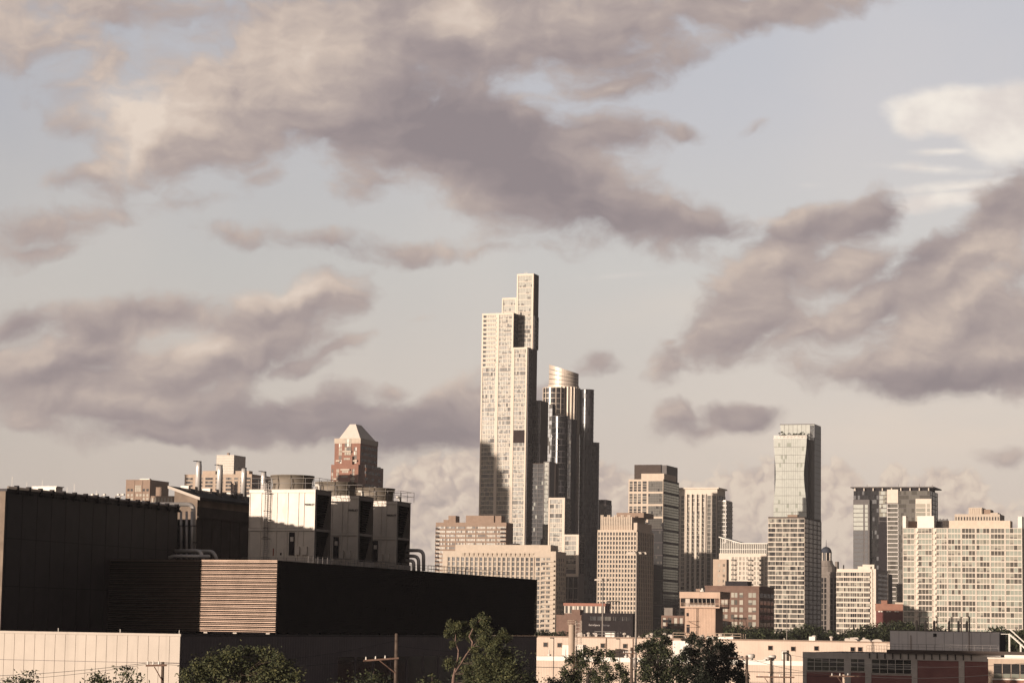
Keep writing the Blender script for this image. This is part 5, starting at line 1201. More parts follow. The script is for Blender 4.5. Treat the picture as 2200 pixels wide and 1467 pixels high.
for px in (1831, 1859, 1884):
    m = MB(); x = b.X(px, 1372, 5); n = 8
    for i in range(n): a0, a1 = math.pi*i/n, math.pi*(i+1)/n; m.hexa([(x+1.35*math.cos(a1), 5, H_-.1), (x+1.35*math.cos(a0), 5, H_-.1), (x+1.35*math.cos(a0), 9, H_-.1), (x+1.35*math.cos(a1), 9, H_-.1), (x+1.35*math.cos(a1), 5, H_+.6*math.sin(a1)), (x+1.35*math.cos(a0), 5, H_+.6*math.sin(a0)), (x+1.35*math.cos(a0), 9, H_+.6*math.sin(a0)), (x+1.35*math.cos(a1), 9, H_+.6*math.sin(a1))], 'white_cladding')
    m.build('arched_vent', b.root)
b.finish()
# annex in front
c = Bld('warehouse_annex', 'flat-roofed annex with bright parapet strip in front of the long tan warehouse', 'building', 1745, 1420, 590, 1080, 1800)
c.wall.box(0, c.W, .1, 48, 0, c.H-.6, 'corrugated')
m = MB(); m.box(-.1, c.W+.1, -.05, .25, c.H-1.1, c.H, 'white_paint'); m.build('parapet', c.root)
m = MB(); m.box(0, c.W, .26, 47, c.H-.59, c.H-.5, 'roof_membrane'); m.build('roof', c.root)
m = MB(); x = 0
while x < c.W: m.box(x+.02, x+.28, .06, .12, 0, c.H-1.15, 'corrugated'); x += .42
m.box(0, c.W, -.1, .0, c.Z(1200, 1433)-.06, c.Z(1200, 1433)+.06, 'dark_metal'); m.build('corrugated_sheet', c.root)
for (px, py, s, y) in ((1613, 1405, 1.1, 14), (1649, 1403, .7, 12), (1659, 1398, 1.0, 14), (1644, 1408, .5, 8), (1180, 1404, .5, 14), (1345, 1403, .5, 12)):
    x, z0 = c.X(px, py, y), c.H-.5; m = MB(); m.lathe(x, y, [(s*.55, z0), (s*.55, z0+s*.7), (s*.95, z0+s*.8), (s*1.0, z0+s*1.5), (s*.8, z0+s*1.7), (.05, z0+s*1.75)], 'galvanised', 12); m.build('roof_fan', c.root, True)
for (pa, pb, pt, y) in ((1445, 1480, 1376, 20), (1208, 1226, 1385, 18), (1236, 1252, 1384, 20), (1678, 1690, 1396, 15)):
    m = MB(); x0, x1 = c.X(pa, 1400, y), c.X(pb, 1400, y); zt = c.Z(pa, pt, y); m.box(x0, x1, y, y+3, c.H-.51, zt, 'white_paint' if pa < 1600 else 'galvanised_dull'); m.box(x0+.2, x0+(x1-x0)*.45, y-.06, y, c.H+.2, zt-.3, 'galvanised'); m.build('roof_unit', c.root)
for px in (1345, 1358, 1215, 1180): x = c.X(px, 1405, 10); m = MB(); m.tube([(x, 10, c.H-.5), (x, 10, c.H+1.6)], .14, 'galvanised', 6); m.build('vent_pipe', c.root)
c.finish()
s = Frame('silo_tank', 'brown cylindrical silo with railed top and pale ladder tower, on the annex', 'silo', at(1228, 1400, 608)); 
z0, z1 = 0, at(1228, 1342, 608).z
m = MB(); m.lathe(0, 0, [(.8, z0), (.8, z1-.1), (.9, z1), (.05, z1+.25)], 'tan_concrete', 18); m.build('tank', s.root, True)
rail_line('railing', [(-.9, -.9, z1), (.9, -.9, z1), (.9, .9, z1), (-.9, .9, z1), (-.9, -.9, z1)], 1.15, 'tan_concrete', s.root, 1.0, .05)
m = MB(); xa, xb_ = s.X(1237, 1360), s.X(1246.5, 1360)
for xx in (xa, xb_):
    for yy in (0, 1.1): m.tube([(xx, yy, 0), (xx, yy, z1+1.1)], .07, 'white_cladding', 5)
z = 8
while z < z1+1.1: m.tube([(xa, 0, z), (xb_, 0, z)], .05, 'white_cladding', 5); m.tube([(xa, 0, z), (xb_, 1.1, z+.8)], .04, 'white_cladding', 4); z += .9
m.build('ladder_tower', s.root); s.finish()

# control tower
mat('tower_tan', (.47,.33,.245), .75, var=.06, streak=.3)
b = Bld('control_tower', 'tan control tower with overhanging glazed cabin and outside stair', 'control tower', 1537, 1306, 700, 1471.5, 1553)
b.wall.box(0, b.W, 0, b.D, 0, b.H, 'tower_tan')
m = MB(); x = .1
while x < b.W-.1: m.box(x, x+.12, -.06, .01, 0, b.H-.05, 'tower_tan'); x += .45
m.build('corrugated_sheet', b.root)
x0, x1 = b.X(1461, 1300, -1.5), b.X(1546, 1300, -1.5); y0, y1 = -1.5, b.D+1.3
zf_, zw0, zw1, zr_ = b.Z(1500, 1304, -1.5), b.Z(1500, 1298, -1.5), b.Z(1500, 1284.5, -1.5), b.Z(1500, 1271, -1.5)
m = MB(); m.box(x0, x1, y0, y1, b.H-.01, zf_+.25, 'tower_tan'); m.build('cabin_floor', b.root)
m = MB(); m.box(x0-.15, x1+.15, y0-.15, y1+.15, zw1, zr_, 'tower_tan'); m.box(x0-.25, x1+.25, y0-.25, y1+.25, zr_+.002, zr_+.15, 'dark_roof'); m.build('roof', b.root)
xc0 = b.X(1482, 1290, .4); m = MB(); m.box(xc0, x1-1.8, .4, y1-1.5, zf_+.2, zw0, 'white_cladding'); m.box(b.X(1471, 1290, .3), b.X(1481, 1290, .3), .3, 2.5, zf_+.2, zw1, 'white_cladding'); m.build('cabin', b.root)
for i in range(6):
    a, e = xc0+(x1-1.9-xc0)*i/6, xc0+(x1-1.9-xc0)*(i+1)/6; g = MB(); g.hexa([(a+.08, .5, zw0), (e-.08, .5, zw0), (e-.08, .7, zw0), (a+.08, .7, zw0), (a+.08, .1, zw1), (e-.08, .1, zw1), (e-.08, .3, zw1), (a+.08, .3, zw1)], 'glass_black'); g.build('window', b.root)
m = MB()
for i in range(7): a = xc0+(x1-1.9-xc0)*i/6; m.hexa([(a-.07, .45, zw0), (a+.07, .45, zw0), (a+.07, .7, zw0), (a-.07, .7, zw0), (a-.07, .05, zw1), (a+.07, .05, zw1), (a+.07, .3, zw1), (a-.07, .3, zw1)], 'white_cladding')
for (xx, yy) in ((x0+.1, y0+.1), (x1-.1, y0+.1), (x1-.1, y1-.1), (x0+.1, y1-.1)): m.box(xx-.1, xx+.1, yy-.1, yy+.1, zf_+.2, zw1, 'tower_tan')
m.build('post', b.root)
rail_line('railing', [(x0+.1, y0+.1, zf_+.25), (x1-.1, y0+.1, zf_+.25), (x1-.1, y1-.1, zf_+.25)], 1.0, 'tower_tan', b.root, 1.2, .04, (1.0, .7, .4))
m = MB()
for (xa, z) in ((b.X(1474, 1333), b.Z(1475, 1333)), (b.X(1474, 1345), b.Z(1475, 1345))): m.box(xa, xa+3.4, -1.3, -.07, z-.12, z, 'tower_tan')
m.tube([(b.X(1474, 1333), -1.3, b.Z(1475, 1333)), (b.X(1500, 1345), -1.3, b.Z(1475, 1345))], .08, 'tower_tan', 5); m.tube([(b.X(1498, 1340), -.5, 8), (b.X(1498, 1340), -.5, b.H)], .09, 'dark_metal', 6); m.build('outside_stair', b.root)
for (pa, pb, pt, pbm) in ((1475, 1482, 1316, 1323), (1475, 1484, 1341, 1358)): m = MB(); m.box(b.X(pa, pt), b.X(pb, pt)-.3, -.1, .02, b.Z(pa, pbm), b.Z(pa, pt), 'dark_metal'); m.build('door' if pt > 1330 else 'window', b.root)
m = MB(); m.lathe(b.X(1509, 1268, 2), 2, [(.7, zr_+.15), (.7, zr_+.5), (.3, zr_+.6), (.3, zr_+1.1), (.05, zr_+1.1)], 'white_paint', 10); m.build('roof_fan', b.root)
m = MB(); m.box(b.X(1495, 1262, 4), b.X(1505, 1262, 4), 4, 5, zr_+.15, zr_+1.0, 'brown_precast'); m.build('roof_box', b.root)
b.finish()

# masts and lamps
def mast(label, px, pt, d, r, lamp, pbase=None):
    p = at(px, pt, d); e = empty('light_mast', (p.x, p.y, 0), -GA, label, 'light mast')
    m = MB(); m.tube([(0, 0, 0), (0, 0, p.z)], [r*1.3, r*.7], 'galvanised_dull', 8); m.build('pole', e)
    if lamp == 'crown':
        m = MB(); m.tube([(-1.9, 0, p.z-.3), (1.9, 0, p.z-.3)], .09, 'galvanised_dull', 6); m.tube([(0, -1.9, p.z-.3), (0, 1.9, p.z-.3)], .09, 'galvanised_dull', 6); m.build('arm', e)
        for (x, y) in ((-2, 0), (-1.1, -1), (1.1, -1), (2, 0), (0, -2), (0, 1.9)):
            m = MB(); m.hexa([(x-.45, y-.4, p.z-.75), (x+.45, y-.4, p.z-.75), (x+.45, y+.3, p.z-.6), (x-.45, y+.3, p.z-.6), (x-.35, y-.4, p.z-.3), (x+.35, y-.4, p.z-.3), (x+.35, y+.2, p.z-.25), (x-.35, y+.2, p.z-.25)], 'white_cladding'); m.build('lamp_head', e)
    return e
mast('taller light mast with a crown of lamps, before the beige tower and its trees', 1368, 1183, 560, .24, 'crown')
mast('shorter light mast with a crown of lamps, left side of the beige tower front', 1295.5, 1241, 690, .2, 'crown')
mast('thin pale mast standing before the banded glass block', 1690.5, 1310, 690, .12, None)
def lamp_post(label, px, pt, d, side=-1, r=.09):
    p = at(px, pt, d); e = empty('lamp_post', (p.x, p.y, 0), -GA, label, 'lamp post')
    m = MB(); m.tube([(0, 0, 0), (0, 0, p.z)], r, 'dark_metal', 6); m.build('pole', e); m = MB(); m.box(min(0, side*.9), max(0, side*.9), -.2, .2, p.z-.1, p.z+.12, 'dark_metal'); m.build('lamp_head', e)
lamp_post('dark lamp post left of the silo, before the annex', 1190, 1370, 560); lamp_post('dark lamp post between silo and tall light mast', 1332, 1372, 585)

# =================================================================== brick works on the right
mat('penthouse_grey', (.80,.74,.71), .6, var=.04, streak=.2); mat('frame_concrete', (.58,.52,.47), .85, var=.12, streak=.35)
b = Bld('brick_factory', 'grey concrete framed factory with dark red brick panels and white gridded windows, right', 'building', 2150, 1407, 487, 1725, 2300)
H_ = b.H; b.wall.box(0, b.W, .15, 40, 0, H_-.3, 'frame_concrete')
m = MB()
def fx(p, q=1440): return b.X(p, q)
for (pa, pb) in ((1725, 1733), (1814, 1828), (1859, 1872), (1959, 1971), (2060, 2072)): m.box(max(0, fx(pa)), fx(pb), -.12, .2, 0, H_-1.0, 'frame_concrete')
m.box(0, b.W, -.2, .16, H_-1.3, H_-.02, 'frame_concrete'); m.build('concrete_frame', b.root)
def win(pa, pb, pt, pbm, nc, nr):
    x0, x1, z1, z0 = fx(pa, pt), fx(pb, pt), b.Z((pa+pb)/2, pt), b.Z((pa+pb)/2, pbm); g = MB(); g.box(x0, x1, .0, .16, z0, z1, 'glass_dark'); 
    fr = MB()
    for i in range(nc+1): x = x0+(x1-x0)*i/nc; fr.box(x-.05, x+.05, -.1, .0, z0, z1, 'white_paint')
    for i in range(nr+1): z = z0+(z1-z0)*i/nr; fr.box(x0-.05, x1+.05, -.07, -.002, z-.045, z+.045, 'white_paint')
    w = fr.build('window', b.root)
    for i in range(nc):
        for j in range(nr): q = MB(); q.box(x0+(x1-x0)*i/nc+.05, x0+(x1-x0)*(i+1)/nc-.05, -.03, .155, z0+(z1-z0)*j/nr+.04, z0+(z1-z0)*(j+1)/nr-.04, random.choice(['glass_dark', 'glass_black', 'glass_smoke'])); q.build('pane', w)
win(1734, 1814, 1412, 1440, 5, 3); win(1828, 1858, 1413, 1441, 2, 3); win(1873, 1958, 1416, 1446, 5, 3)
mat('infill_brick', (.26,.115,.105), .9, var=.12, scale=.3)
for (pa, pb, pt) in ((1733, 1814, 1443), (1828, 1859, 1444), (1872, 1959, 1450), (1971, 2060, 1418), (2072, 2130, 1420)):
    q = MB(); q.box(fx(pa, pt)+.01, fx(pb, pt)-.01, -.02, .16, 0, b.Z((pa+pb)/2, pt), 'infill_brick'); q.build('brick_panel', b.root)
q = MB(); q.box(.2, b.W, 1.0, 40, H_-.29, H_-.1, 'dark_roof'); q.build('roof', b.root)
# raised equipment deck and penthouse
x0 = b.X(1862, 1400, -.9); q = MB(); q.box(b.X(1905, 1400, -.8), b.X(2200, 1400, -.8), -.8, 3, H_, H_+.75, 'bronze_panel')
q.build('equipment_deck', b.root)
for i in range(14):
    x = b.X(1868, 1400)+i*(1.58); q = MB(); q.box(x, x+.15, -.7, -.21, H_-1.1, H_-.03, 'dark_metal'); q.build('bracket', b.root)
rail_line('railing', [(x0, -.75, H_+.0), (b.X(1905, 1400, -.75), -.75, H_+.0), ], 1.5, 'brown_precast', b.root, .5, .03)
rail_line('railing', [(b.X(1906, 1400, -.75), -.75, H_+.75), (b.X(2145, 1400, -.75), -.75, H_+.75)], 1.15, 'rail_grey', b.root, 1.6, .035, (1.0, .55))
xa, xb_ = b.X(1912, 1370, 19.5), b.X(2147, 1370, 19.5); zt = b.Z(1912, 1354, 19.5)
q = MB(); q.box(xa, xb_, 19.5, 28, H_-.09, zt, 'penthouse_grey'); 
for i in range(12): x = xa+(xb_-xa)*i/12; q.box(x-.02, x+.02, 19.47, 19.5, H_, zt-.2, 'dark_metal')
q.box(xa-.1, xb_+.1, 19.4, 28.1, zt+.002, zt+.12, 'grey_metal'); pen = q.build('penthouse', b.root)
for (pa, pb, pt, pbm) in ((2005, 2012, 1360, 1367),): q = MB(); q.box(b.X(pa, pt, 19.4), b.X(pb, pt, 19.4), 19.38, 19.5, b.Z(pa, pbm, 19.4), b.Z(pa, pt, 19.4), 'dark_metal'); q.build('vent', pen)
for (px, pt) in ((1957, 1364), (2082, 1322)): x = b.X(px, 1380, 19.2); q = MB(); q.tube([(x, 19.2, H_-.1), (x, 19.2, b.Z(px, pt, 19.2))], .09, 'brown_precast', 6); q.build('drain_pipe', pen)
for i in range(8): x = xb_+.1; q = MB(); q.box(x, x+.1, 19.6+i*1.05, 20.3+i*1.05, H_, zt-.3, 'dark_metal'); q.build('side_panel', pen)
for k_, px in enumerate((1973, 1992, 2011, 2043, 2063, 2081)):
    x = b.X(px, 1350, 23); e = MB(); e.tube([(x-.35, 23, zt), (x-.35, 23, zt+1.9), (x-.35, 23, zt+2.3)], [.26, .26, .16], 'galvanised_dull', 10); e.tube([(x+.15, 23.4, zt), (x+.15, 23.4, zt+3.0)], .13, 'galvanised_dull', 8)
    e.tube([(x-.25, 23.4, zt+3.05), (x+.55, 23.4, zt+3.05)], .05, 'dark_metal', 5); e.build('exhaust_stack', pen, False)
b.finish()
st = Frame('metal_stair', 'white metal stair slanting down beside the factory penthouse, right edge', 'stair', b.o + EX*b.X(2168, 1400, 2)+EY*2)
m = MB(); xs0, xs1 = 0, st.X(2200, 1395, 0)+1.5; zt_, zb_ = st.Z(2170, 1361), H_+.3
for yy in (0, 1.2): m.tube([(xs0, yy, zt_), (xs1, yy, zb_)], .16, 'white_paint', 6); m.tube([(xs0, yy, zt_+1), (xs1, yy, zb_+1)], .07, 'white_paint', 6)
for i in range(12): f = i/11; m.box(xs0+(xs1-xs0)*f-.15, xs0+(xs1-xs0)*f+.15, 0, 1.2, zt_+(zb_-zt_)*f-.03, zt_+(zb_-zt_)*f+.03, 'white_paint')
m.build('flight', st.root)
m = MB()
for (x, y) in ((xs0, 0), (xs0, 1.2), (xs1*.5, 0), (xs1*.5, 1.2)): m.tube([(x, y, H_-.3), (x, y, zt_+(zb_-zt_)*x/xs1)], .1, 'white_paint', 6)
m.box(xs0-1.6, xs0, 0, 1.2, zt_-.1, zt_, 'white_paint'); m.build('support', st.root)
st.finish()
w = Frame('brick_wing', 'sunlit tan and orange brick corner wing at the right edge', 'building', at(2123, 1420, 470))
zt = at(2123, 1414, 470).z; w.wall.box(0, 16, 0, 12, 0, zt, 'tan_concrete'); w.finish()
q = MB(); q.box(-.15, 16.1, -.15, 12.1, zt+.002, zt+.25, 'white_concrete'); q.build('coping', w.root)
q = MB(); q.box(w.X(2133, 1460), 16.02, -.06, .0, 0, w.Z(2150, 1460), 'red_brick'); q.box(w.X(2131, 1460), 16.05, -.2, .0, w.Z(2150, 1459.5)+.002, w.Z(2150, 1457), 'white_paint'); q.build('brick_panel', w.root)
for i in range(5):
    xa, xb_ = w.X(2135, 1440)+i*1.68, w.X(2135, 1440)+i*1.68+1.55; g = MB(); g.box(xa, xb_, -.05, .0, w.Z(2150, 1456), w.Z(2150, 1425), 'dark_metal'); o = g.build('window', w.root)
    for j in range(3): g = MB(); z0, z1 = w.Z(2150, 1456), w.Z(2150, 1425); g.box(xa+.06, xb_-.06, -.09, -.052, z0+(z1-z0)*j/3+.05, z0+(z1-z0)*(j+1)/3-.05, 'glass_green' if j == 0 else 'glass_dark'); g.build('pane', o)
q = MB(); q.box(w.X(2158, 1407, 2), w.X(2205, 1407, 2)+2, 2, 6, zt, zt+.75, 'white_paint'); q.build('roof_unit', w.root)

# =================================================================== utility poles and wires
mat('pole_wood', (.09,.065,.05), .9, var=.3, scale=2, streak=.4)
mat('arm_wood', (.15,.09,.065), .9, var=.2, scale=2)
mat('wire', (.03,.026,.025), .6)
def upole(label, px, pt, d, r=.15, arms=(), rz=0, mm='pole_wood'):
    p = at(px, pt, d); e = empty('utility_pole', (p.x, p.y, 0), rz, label, 'utility pole')
    m = MB(); m.tube([(0, 0, 0), (.03, 0, p.z*.6), (0, 0, p.z)], [r*1.25, r*1.1, r*.85], mm, 8); m.build('pole', e)
    for (x0, x1, z, tilt) in arms:
        m = MB(); a, c = Vector((x0, -.18, p.z-z-tilt)), Vector((x1, -.18, p.z-z)); q = (c-a)
        m.hexa([(x0, -.25, a.z-.07), (x1, -.25, c.z-.07), (x1, -.12, c.z-.07), (x0, -.12, a.z-.07), (x0, -.25, a.z+.07), (x1, -.25, c.z+.07), (x1, -.12, c.z+.07), (x0, -.12, a.z+.07)], 'arm_wood'); o = m.build('crossarm', e)
        n = 3
        for i in range(n): x = x0+(x1-x0)*(.08+i*.27); m = MB(); m.tube([(x, -.18, a.z+(c.z-a.z)*(x-x0)/(x1-x0)+.07), (x, -.18, a.z+(c.z-a.z)*(x-x0)/(x1-x0)+.3)], [.07, .04], 'white_paint', 6); m.build('insulator', o)
        m = MB(); m.tube([(x0*.5+x1*.05, -.2, a.z*.5+c.z*.5-.1), (0, -.17, a.z-1.0)], .04, 'arm_wood', 5); m.build('brace', e)
    return e
upole('weathered utility pole with one-sided rusty crossarm before the dark warehouse flank', 852, 1360, 200, .155, [(-2.7, .2, 2.0, .25)], R(6))
upole('dark utility pole with short crossarm before the pale panel wall', 350, 1421, 170, .12, [(-1.15, .3, .22, .05)])
upole('dark utility pole among the tree crowns, near the tall light mast', 1357, 1390, 330, .2, [(-1.2, .6, .8, 0)])
upole('dark utility pole right of the dark leafy tree', 1604.5, 1407, 330, .2, [(-2.6, .3, .35, 0)])
upole('slim dark pole with long rusty crossarm low in front of the annex', 1656, 1411, 250, .1, [(-1.5, 2.4, 2.0, 0)])
upole('dark pole right of the slim pole with the long rusty crossarm', 1684.5, 1400, 250, .11)
upole('sunlit pole top with pale crossarm before the brick panels', 1813, 1448, 260, .17, [(-1.5, 1.6, .15, .05)], R(-8), 'tan_concrete')
tr_ = empty('pole_transformer', (at(1362, 1415, 330).x, 330, 0), 0, 'grey transformer can hung on the dark pole among the tree crowns', 'transformer'); zt_r = at(1362, 1415, 330).z
m = MB(); m.lathe(.12, -.35, [(.02, zt_r-1.1), (.3, zt_r-1.1), (.3, zt_r), (.2, zt_r+.1), (.02, zt_r+.12)], 'galvanised_dull', 12); m.build('can', tr_, True)
m = MB(); m.box(-.1, .1, -.36, .05, zt_r-.4, zt_r-.3, 'dark_metal'); m.build('bracket', tr_)
e = empty('street_lamp', (at(1699, 1420, 250).x, 250, 0), 0, 'dark street lamp with curved bracket left of the factory', 'street lamp'); p = at(1699, 1407, 250)
m = MB(); m.tube(bend([(0, 0, 0), (0, 0, p.z), (-.45, 0, p.z+.25)], .5), .07, 'dark_metal', 6); m.build('pole', e)
m = MB(); m.hexa([(-.85, -.1, p.z+.16), (-.4, -.1, p.z+.16), (-.4, .1, p.z+.16), (-.85, .1, p.z+.16), (-.8, -.06, p.z+.3), (-.42, -.06, p.z+.32), (-.42, .06, p.z+.32), (-.8, .06, p.z+.3)], 'dark_metal'); m.build('lamp_head', e)
def wire(a, c, sag, label, r=.03):
    a, c = Vector(a), Vector(c); e = empty('power_line', (a.x, a.y, 0), 0, label, 'wire'); m = MB(); o = Vector((a.x, a.y, 0))
    m.tube([a.lerp(c, i/14)-o-Vector((0, 0, sag*4*(i/14)*(1-i/14))) for i in range(15)], r, 'wire', 4, False); m.build('cable', e)
wire(at(-40, 1452, 175), at(318, 1423, 170), .15, 'upper power line running left from the pole before the pale wall', .022)
wire(at(-40, 1462, 176), at(322, 1425, 170), .2, 'lower power line running left from the pole before the pale wall', .018)
wire(at(318, 1423, 170), at(783, 1416, 200), .5, 'power line between the two utility poles on the left', .018)
wire(at(852, 1387, 200), at(1357, 1396, 330), .8, 'power line from the weathered pole towards the tree crowns', .02)
wire(at(1604, 1411, 330), at(1813, 1449, 260), .5, 'power line from the pole by the dark tree to the sunlit pole', .025)
wire(at(1813, 1449, 260), at(2240, 1436, 240), .6, 'power line crossing the brick factory to the right edge', .03)
wire(at(1640, 1442, 250), at(1813, 1451, 260), .2, 'low cable between rusty crossarm and sunlit pole', .022)

wire(at(852, 1375, 200), at(318, 1421, 170), .7, 'upper power line from the weathered pole to the pole by the pale wall', .016)
wire(at(1357, 1399, 330), at(1604, 1409, 330), .7, 'power line between the two dark poles behind the tree crowns', .022)
wire(at(1604, 1414, 330), at(1656, 1416, 250), .3, 'short cable from the pole by the dark tree to the slim dark pole', .02)
wire(at(1684, 1404, 250), at(2240, 1420, 235), .9, 'upper power line crossing the factory windows to the right edge', .02)
# parked cars before the annex
def car(px, py, d, label, col, rz):
    p = at(px, py, d); e = empty('parked_car', (p.x, p.y, 0), rz, label, 'car', 'cars parked before the annex')
    m = MB(); prof = [(-2.2, .35), (-2.25, .75), (-2.05, .95), (-1.5, 1.0), (-.9, 1.42), (.6, 1.45), (1.3, 1.02), (2.1, .9), (2.25, .6), (2.2, .35)]
    n = len(prof)
    for s_ in (-.85, .85): m.poly([(x, s_*(.86 if z > 1.2 else 1), z) for x, z in (prof if s_ < 0 else prof[::-1])], col)
    for i in range(n-1): (xa, za), (xb_, zb_) = prof[i], prof[i+1]; ka, kb = (.86 if za > 1.2 else 1), (.86 if zb_ > 1.2 else 1); m.poly([(xa, -.85*ka, za), (xa, .85*ka, za), (xb_, .85*kb, zb_), (xb_, -.85*kb, zb_)], col)
    m.build('body', e)
    m = MB()
    for s_ in (-1, 1): m.poly([(-1.3, s_*.87, 1.02), (1.1, s_*.87, 1.02), (.55, s_*.77, 1.38), (-.85, s_*.77, 1.36)], 'glass_black')
    m.build('window', e)
    for x in (-1.35, 1.4):
        for s_ in (-.8, .8): m = MB(); m.tube([(x, s_-.1, .33), (x, s_+.1, .33)], .33, 'dark_metal', 12); m.build('wheel', e)
mat('car_white', (.6,.57,.52), .3); mat('car_grey', (.2,.2,.2), .3, .3); mat('car_red', (.25,.04,.03), .3)
for (px, c_, lab) in ((1174, 'car_white', 'white car parked left of the others before the annex'), (1182, 'car_grey', 'grey car parked before the annex near the black building corner'), (1560, 'car_white', 'white car parked before the annex beside the dark leafy tree'), (1700, 'car_grey', 'grey car parked before the annex near the factory'), (1650, 'car_red', 'red car parked before the annex below the rusty crossarm')): car(px, 1460, 560 if px != 1182 else 552, lab, c_, -GA+R(8))

# =================================================================== trees
for nm_, c_ in (('leaf_a', (.068,.07,.03)), ('leaf_b', (.05,.056,.026)), ('leaf_c', (.10,.094,.038)), ('leaf_d', (.017,.02,.012))): mat(nm_, c_, .65, var=.35, scale=.8)
mat('bark_red', (.17,.11,.085), .9, var=.3, scale=3); mat('bark', (.12,.085,.065), .9, var=.3, scale=3); mat('bark_dark', (.04,.03,.026), .9, var=.3, scale=3)
def tree(label, px, pt, d, w, h, leaves, seed, mats, ls=.22, sparse=1.0, bark='bark', cat='tree', lean=0, group=None, crown=.62, name='leafy_tree'):
    """w crown width in m; pt is the photo row of the crown's top; leaves are small folded cards on branch tips"""
    rnd = random.Random(seed); p = at(px, pt, d); e = empty(name, (p.x, p.y, 0), 0, label, cat, group); H_ = p.z; base = H_-h
    z0 = max(0, H_-h); tk = MB(); tips = []; tr = max(.16, H_*.018)
    fork = H_*(1-crown)
    tk.tube([(0, 0, 0), (lean*.3, 0, fork*.5), (lean*.5, 0, fork)], [tr*1.3, tr, tr*.85], bark, 8)
    nb = 9
    for i in range(nb):
        a = 2*math.pi*i/nb+rnd.uniform(-.3, .3); f = rnd.uniform(.35, 1); rr = w*.5*f; top = H_-h*.12-(h*.55)*(f**2)*rnd.uniform(.6, 1.1)
        if i == 0: rr = w*.08; top = H_*.985
        q = Vector((lean+rr*math.cos(a), rr*math.sin(a)*.8, max(fork+.6, top))); s0 = Vector((lean*.5, 0, fork*rnd.uniform(.8, 1.0))); mid = s0.lerp(q, .5)+Vector((rnd.uniform(-.4, .4), rnd.uniform(-.4, .4), h*.05))
        tk.tube([s0, mid, q], [tr*.6, tr*.36, tr*.1], bark, 6); tips.append(q); tips.append(mid.lerp(q, .5))
        for k_ in range(4):
            b0 = mid.lerp(q, rnd.uniform(0, .8)); dirv = Vector((rnd.gauss(0, 1), rnd.gauss(0, .8), rnd.uniform(-.3, .9))).normalized(); q2 = b0+dirv*w*rnd.uniform(.12, .22)
            q2.z = min(q2.z, H_-.1); tk.tube([b0, b0.lerp(q2, .5)+Vector((0, 0, .15)), q2], [tr*.22, tr*.14, tr*.05], bark, 4); tips.append(q2)
    trunk = tk.build('trunk', e)
    lf = MB(); n = leaves//len(tips)
    for q in tips:
        rs = w*rnd.uniform(.075, .15)*(1 if sparse >= 1 else .8)
        for _ in range(int(n*rnd.uniform(.5, 1.4))):
            v = Vector((rnd.gauss(0, 1), rnd.gauss(0, 1), rnd.gauss(0, .75)))*rs*.62; c_ = q+v
            if c_.z > H_+.1: continue
            a = Vector((rnd.gauss(0, 1), rnd.gauss(0, 1), rnd.gauss(.6, 1))).normalized(); t1 = a.orthogonal().normalized(); t1.rotate(Matrix.Rotation(rnd.uniform(0, 6.28), 3, a)); t2 = a.cross(t1); s_ = ls*rnd.uniform(.6, 1.35)
            lf.poly((c_-t1*s_, c_-t2*s_*.38, c_+t1*s_, c_+t2*s_*.42+a*s_*.15), rnd.choices(mats, [4, 4, 2][:len(mats)])[0])
    lf.build('crown', e)
    return e
A_ = ['leaf_a', 'leaf_b', 'leaf_c']; D_ = ['leaf_d', 'leaf_b']; B_ = ['leaf_d', 'leaf_b', 'leaf_a']
def shaped_tree(label, d, trunk, clumps, n, ls, mats, seed, bark='bark', limbs=(), dk=0.0):
    """a tree whose limbs carry leaf clumps of the given places and radii (photo pixels at distance d)"""
    rnd = random.Random(seed); p = at(trunk[0][0], trunk[0][1], d); e = empty('leafy_tree', (p.x, p.y, 0), 0, label, 'tree'); k = d/FPX
    def W3(px, py, dy=0.0): q = at(px, py, d+dy); return Vector((q.x-p.x, dy, q.z))
    tk = MB(); T0 = [Vector((0, 0, 0))]+[W3(*q) for q in trunk]; r0_ = .22*max(.6, d/300)
    tk.tube(T0, [r0_*(1.1-.6*i/len(T0)) for i in range(len(T0))], bark, 8); ends = T0[1:]
    for L in limbs:
        P = [W3(*q) for q in L]; tk.tube(P, [r0_*.62*(1-.75*i/len(P)) for i in range(len(P))], bark, 6); ends += P
    cl = []
    for (cx, cy, r) in clumps:
        dy = rnd.uniform(-1, 1)*r*k*1.6; c = W3(cx, cy, dy); cl.append((c, r*k))
        a = min(ends, key=lambda q: (q-c).length+(3 if q.z > c.z+.5 else 0)); m_ = a.lerp(c, .55)+Vector((rnd.uniform(-.3, .3), 0, .25)); tk.tube([a, m_, c], [r0_*.16, r0_*.1, r0_*.04], bark if bark != 'bark_red' else 'bark', 5)
    tk.build('trunk', e); lf = MB()
    for c, r in cl:
        for _ in range(int(n*r*r)):
            v = Vector((rnd.gauss(0, 1), rnd.gauss(0, 1), rnd.gauss(0, 1))); v = v.normalized()*abs(rnd.gauss(.62, .34))*r*1.3; c_ = c+v
            if c_.z < .3: continue
            a = (v.normalized()*.5+Vector((rnd.gauss(0, 1), rnd.gauss(0, 1), rnd.gauss(.5, 1)))).normalized(); t1 = a.orthogonal().normalized(); t1.rotate(Matrix.Rotation(rnd.uniform(0, 6.28), 3, a)); t2 = a.cross(t1); s_ = ls*rnd.uniform(.6, 1.4)
            lf.poly((c_-t1*s_, c_-t2*s_*.4, c_+t1*s_, c_+t2*s_*.42+a*s_*.2), rnd.choices(mats, [4, 4, 2][:len(mats)])[0])
    lf.build('crown', e); return e
